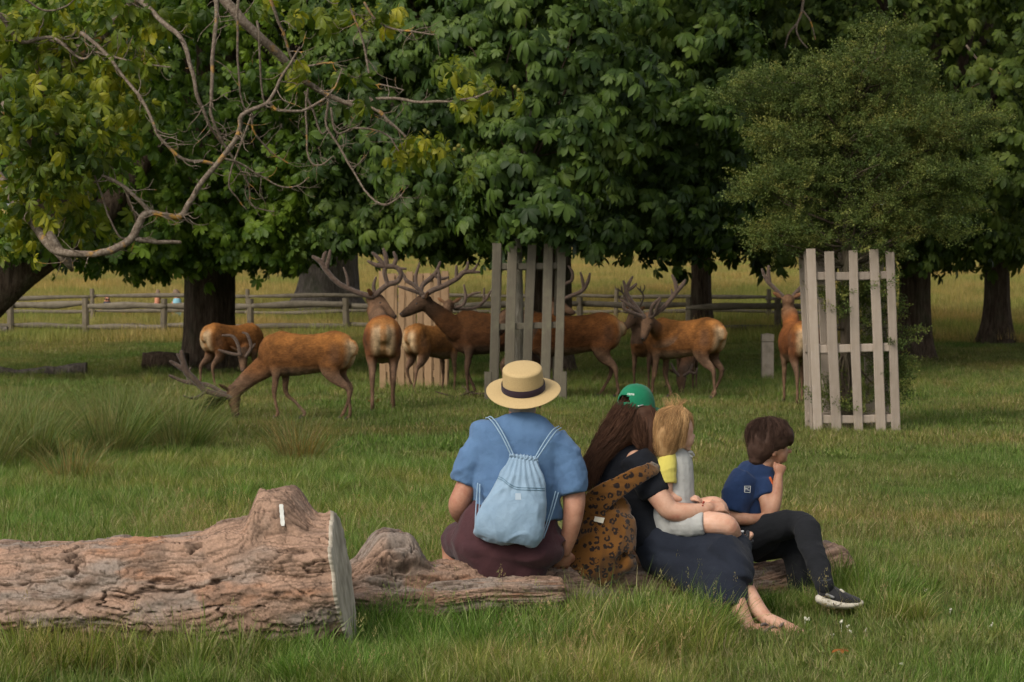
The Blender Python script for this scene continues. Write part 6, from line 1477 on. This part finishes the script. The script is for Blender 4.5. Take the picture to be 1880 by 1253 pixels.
for x0, y0, dd in ((0, 0, -.57), (-38, 33, -.04)):
    mb = MB(); fy.t(mb, [(1514 + x0, 1074 + y0, dd, 13, 13), (1517 + x0, 1086 + y0, dd, 17, 14), (1530 + x0, 1093 + y0, dd, 16, 15), (1552 + x0, 1100 + y0, dd, 12, 17), (1574 + x0, 1105 + y0, dd, 8, 14)]); sh = blob('shoe', mb, .0055, 3, M_shoe, boy)
    mb = MB(); fy.t(mb, [(1505 + x0, 1100 + y0, dd, 9, 13), (1520 + x0, 1105 + y0, dd, 10, 16), (1545 + x0, 1110 + y0, dd, 8.5, 18), (1565 + x0, 1110 + y0, dd, 7.5, 18), (1581 + x0, 1107 + y0, dd, 5.5, 13)]); so_ = blob('sole', mb, .005, 2, M_sole, boy)
    if x0 == 0:
        obv = BVHTree.FromPolygons([Vector(c) for c in coords(so_.data)], [tuple(p_.vertices) for p_ in so_.data.polygons])
        l1 = proj_line([(1546, 1108), (1538, 1112), (1532, 1112), (1530, 1108)], .001, obv)
        if len(l1) > 3: mb = MB(); mb.tube(l1, np.linspace(.0008, .0024, len(l1)), n=5); mb.build('shoe_emblem', M_blk, so_)
        mb = MB(); fy.t(mb, [(1518, 1092, dd - .04, 2.4), (1530, 1097, dd - .042, 2.4)], n=6); mb.build('heel_tab', NT('grey_rubber').end((.22, .22, .22), .5, .3), boy)
        mb = MB(); fy.t(mb, [(1513, 1064, dd, 13.5), (1515, 1078, dd, 13.5)], 'flat'); mb.build('sock', cloth('grey_sock', (.05, .055, .06)), boy)
        mb = MB(); fy.t(mb, [(1544, 1084, dd, 2.6, 10), (1549, 1088, dd - .005, 2.6, 10)], n=8); mb.build('shoe_tongue', M_sole, boy)
M_bhair = hairm('dark_brown_hair', (.032, .017, .012), (.080, .045, .032))
mb = MB(); fy.e(mb, 1413, 802, -.005, (.106, .108, .090)); fy.t(mb, [(1404, 812, -.02, 33, 33), (1394, 830, -.02, 24, 28), (1390, 843, -.02, 15, 18)]); fy.e(mb, 1438, 798, -.0, (.052, .088, .050)); fy.e(mb, 1449, 806, -.0, (.024, .06, .034))
blob('hair', mb, .007, 3, M_bhair, boy, WHITE, folds(24, .006, (1, 1, .7), 81))
gl_ = []
for a_ in np.linspace(0, 2 * np.pi, 16, endpoint=False):
    dv = np.array([math.cos(a_), math.sin(a_)]); low = .075 if dv[0] > .15 else -.07
    c0 = fy.p(1412, 772, 0); gl_.append((1, [np.append(c0, .012), np.append(c0 + [dv[0] * .07, dv[1] * .07, -.02], .02), np.append(c0 + [dv[0] * .105, dv[1] * .103, -.07], .02), np.append(c0 + [dv[0] * .098, dv[1] * .098, -.115 + low * .8], .014)]))
strands('hair_strands', M_bhair, boy, gl_, 3200, .0010, 9, .010, .5)

# ------------------------------------------------------------------ people far off in the meadow
def far_person(label, d, rows_skin, rows_top, rows_leg, hair, skin, top, leg, hairc, root_px):
    f_ = Fig(d); t = empty('person', f_.p(*root_px), label, 'person', 'visitors sitting in the meadow')
    mb = MB()
    for r_ in rows_skin: f_.t(mb, r_)
    blob('body', mb, .025, 2, skin, t)
    for nm, rows, m_ in (('shirt', rows_top, top), ('trousers', rows_leg, leg)):
        if rows:
            mb = MB(); [f_.t(mb, r_) for r_ in rows]; blob(nm, mb, .025, 2, m_, t)
    if hair: mb = MB(); [f_.t(mb, r_) for r_ in hair]; blob('hair', mb, .02, 1, hairc, t, WHITE)
    return t
M_fskin = NT('sunburnt_skin').end((.50, .22, .13), .7, .2); M_fdark = NT('dark_shirt').end((.03, .035, .055), .9, .1); M_pink = NT('pink_top').end((.52, .24, .22), .9, .1); M_lblue = NT('light_blue_top').end((.22, .42, .50), .9, .1); M_fgrey = NT('grey_cloth').end((.25, .24, .23), .9, .1)
M_fh = hairm('dusty_hair', (.15, .10, .07), (.24, .17, .12)); M_fh2 = hairm('dark_hair_far', (.05, .035, .03), (.09, .06, .05))
fp = far_person('man in dark t-shirt and sunglasses reclining in the far meadow', 76, [[(197, 560, 0, 4), (197, 553, 0, 5), (197, 550, 0, 5)], [(188, 562, 0, 3), (183, 572, 0, 2.5), (179, 582, -.1, 2)], [(206, 562, 0, 3), (210, 574, 0, 2.5), (213, 582, 0, 2)], [(205, 574, -.2, 5), (222, 567, -.5, 5), (228, 580, -.8, 4)]],
    [[(197, 561, 0, 9), (198, 570, 0, 10), (200, 578, 0, 9)]], [[(198, 578, 0, 9), (210, 578, -.3, 5), (216, 576, -.4, 5)]], [[(197, 547, 0.05, 4.5), (197, 546, 0.05, 4)]], M_fskin, M_fdark, M_fgrey, M_fh2, (198, 584))
f_ = Fig(76); mb = MB(); f_.t(mb, [(194, 549.5, -.09, 1.9), (197, 549.5, -.1, .8), (200, 549.5, -.09, 1.9)], n=8); mb.build('sunglasses', M_eye, fp)
far_person('woman in a pink top with hair piled up, sitting behind the far fence post', 75, [[(289, 562, 0, 4), (289, 553, 0, 5.5), (289, 549, 0, 5)], [(282, 566, 0, 3), (278, 580, -.1, 2.5), (285, 588, -.3, 2.2)]], [[(287, 564, 0, 9), (285, 576, 0, 9), (284, 588, 0, 10)]], [[(284, 590, 0, 10), (296, 588, -.3, 6), (303, 590, -.4, 5)]], [[(290, 548, .03, 5.5), (290, 540, .03, 4.5), (290, 535, .03, 3.5)]], M_fskin, M_pink, M_fgrey, M_fh, (286, 594))
far_person('person in light blue top with tousled hair sitting left of the thick trunk', 75, [[(325, 552, 0, 4), (325, 545, 0, 5.5), (325, 541, 0, 5)], [(318, 556, 0, 3), (315, 570, -.2, 2.5), (320, 578, -.3, 2)]], [[(325, 554, 0, 8), (326, 566, 0, 10), (330, 580, 0, 11)]], [[(328, 584, 0, 9), (316, 584, -.4, 6), (308, 588, -.6, 5)]], [[(325, 540, .03, 6.5), (323, 537, .03, 6)]], M_fskin, M_lblue, M_fgrey, M_fh, (326, 592))
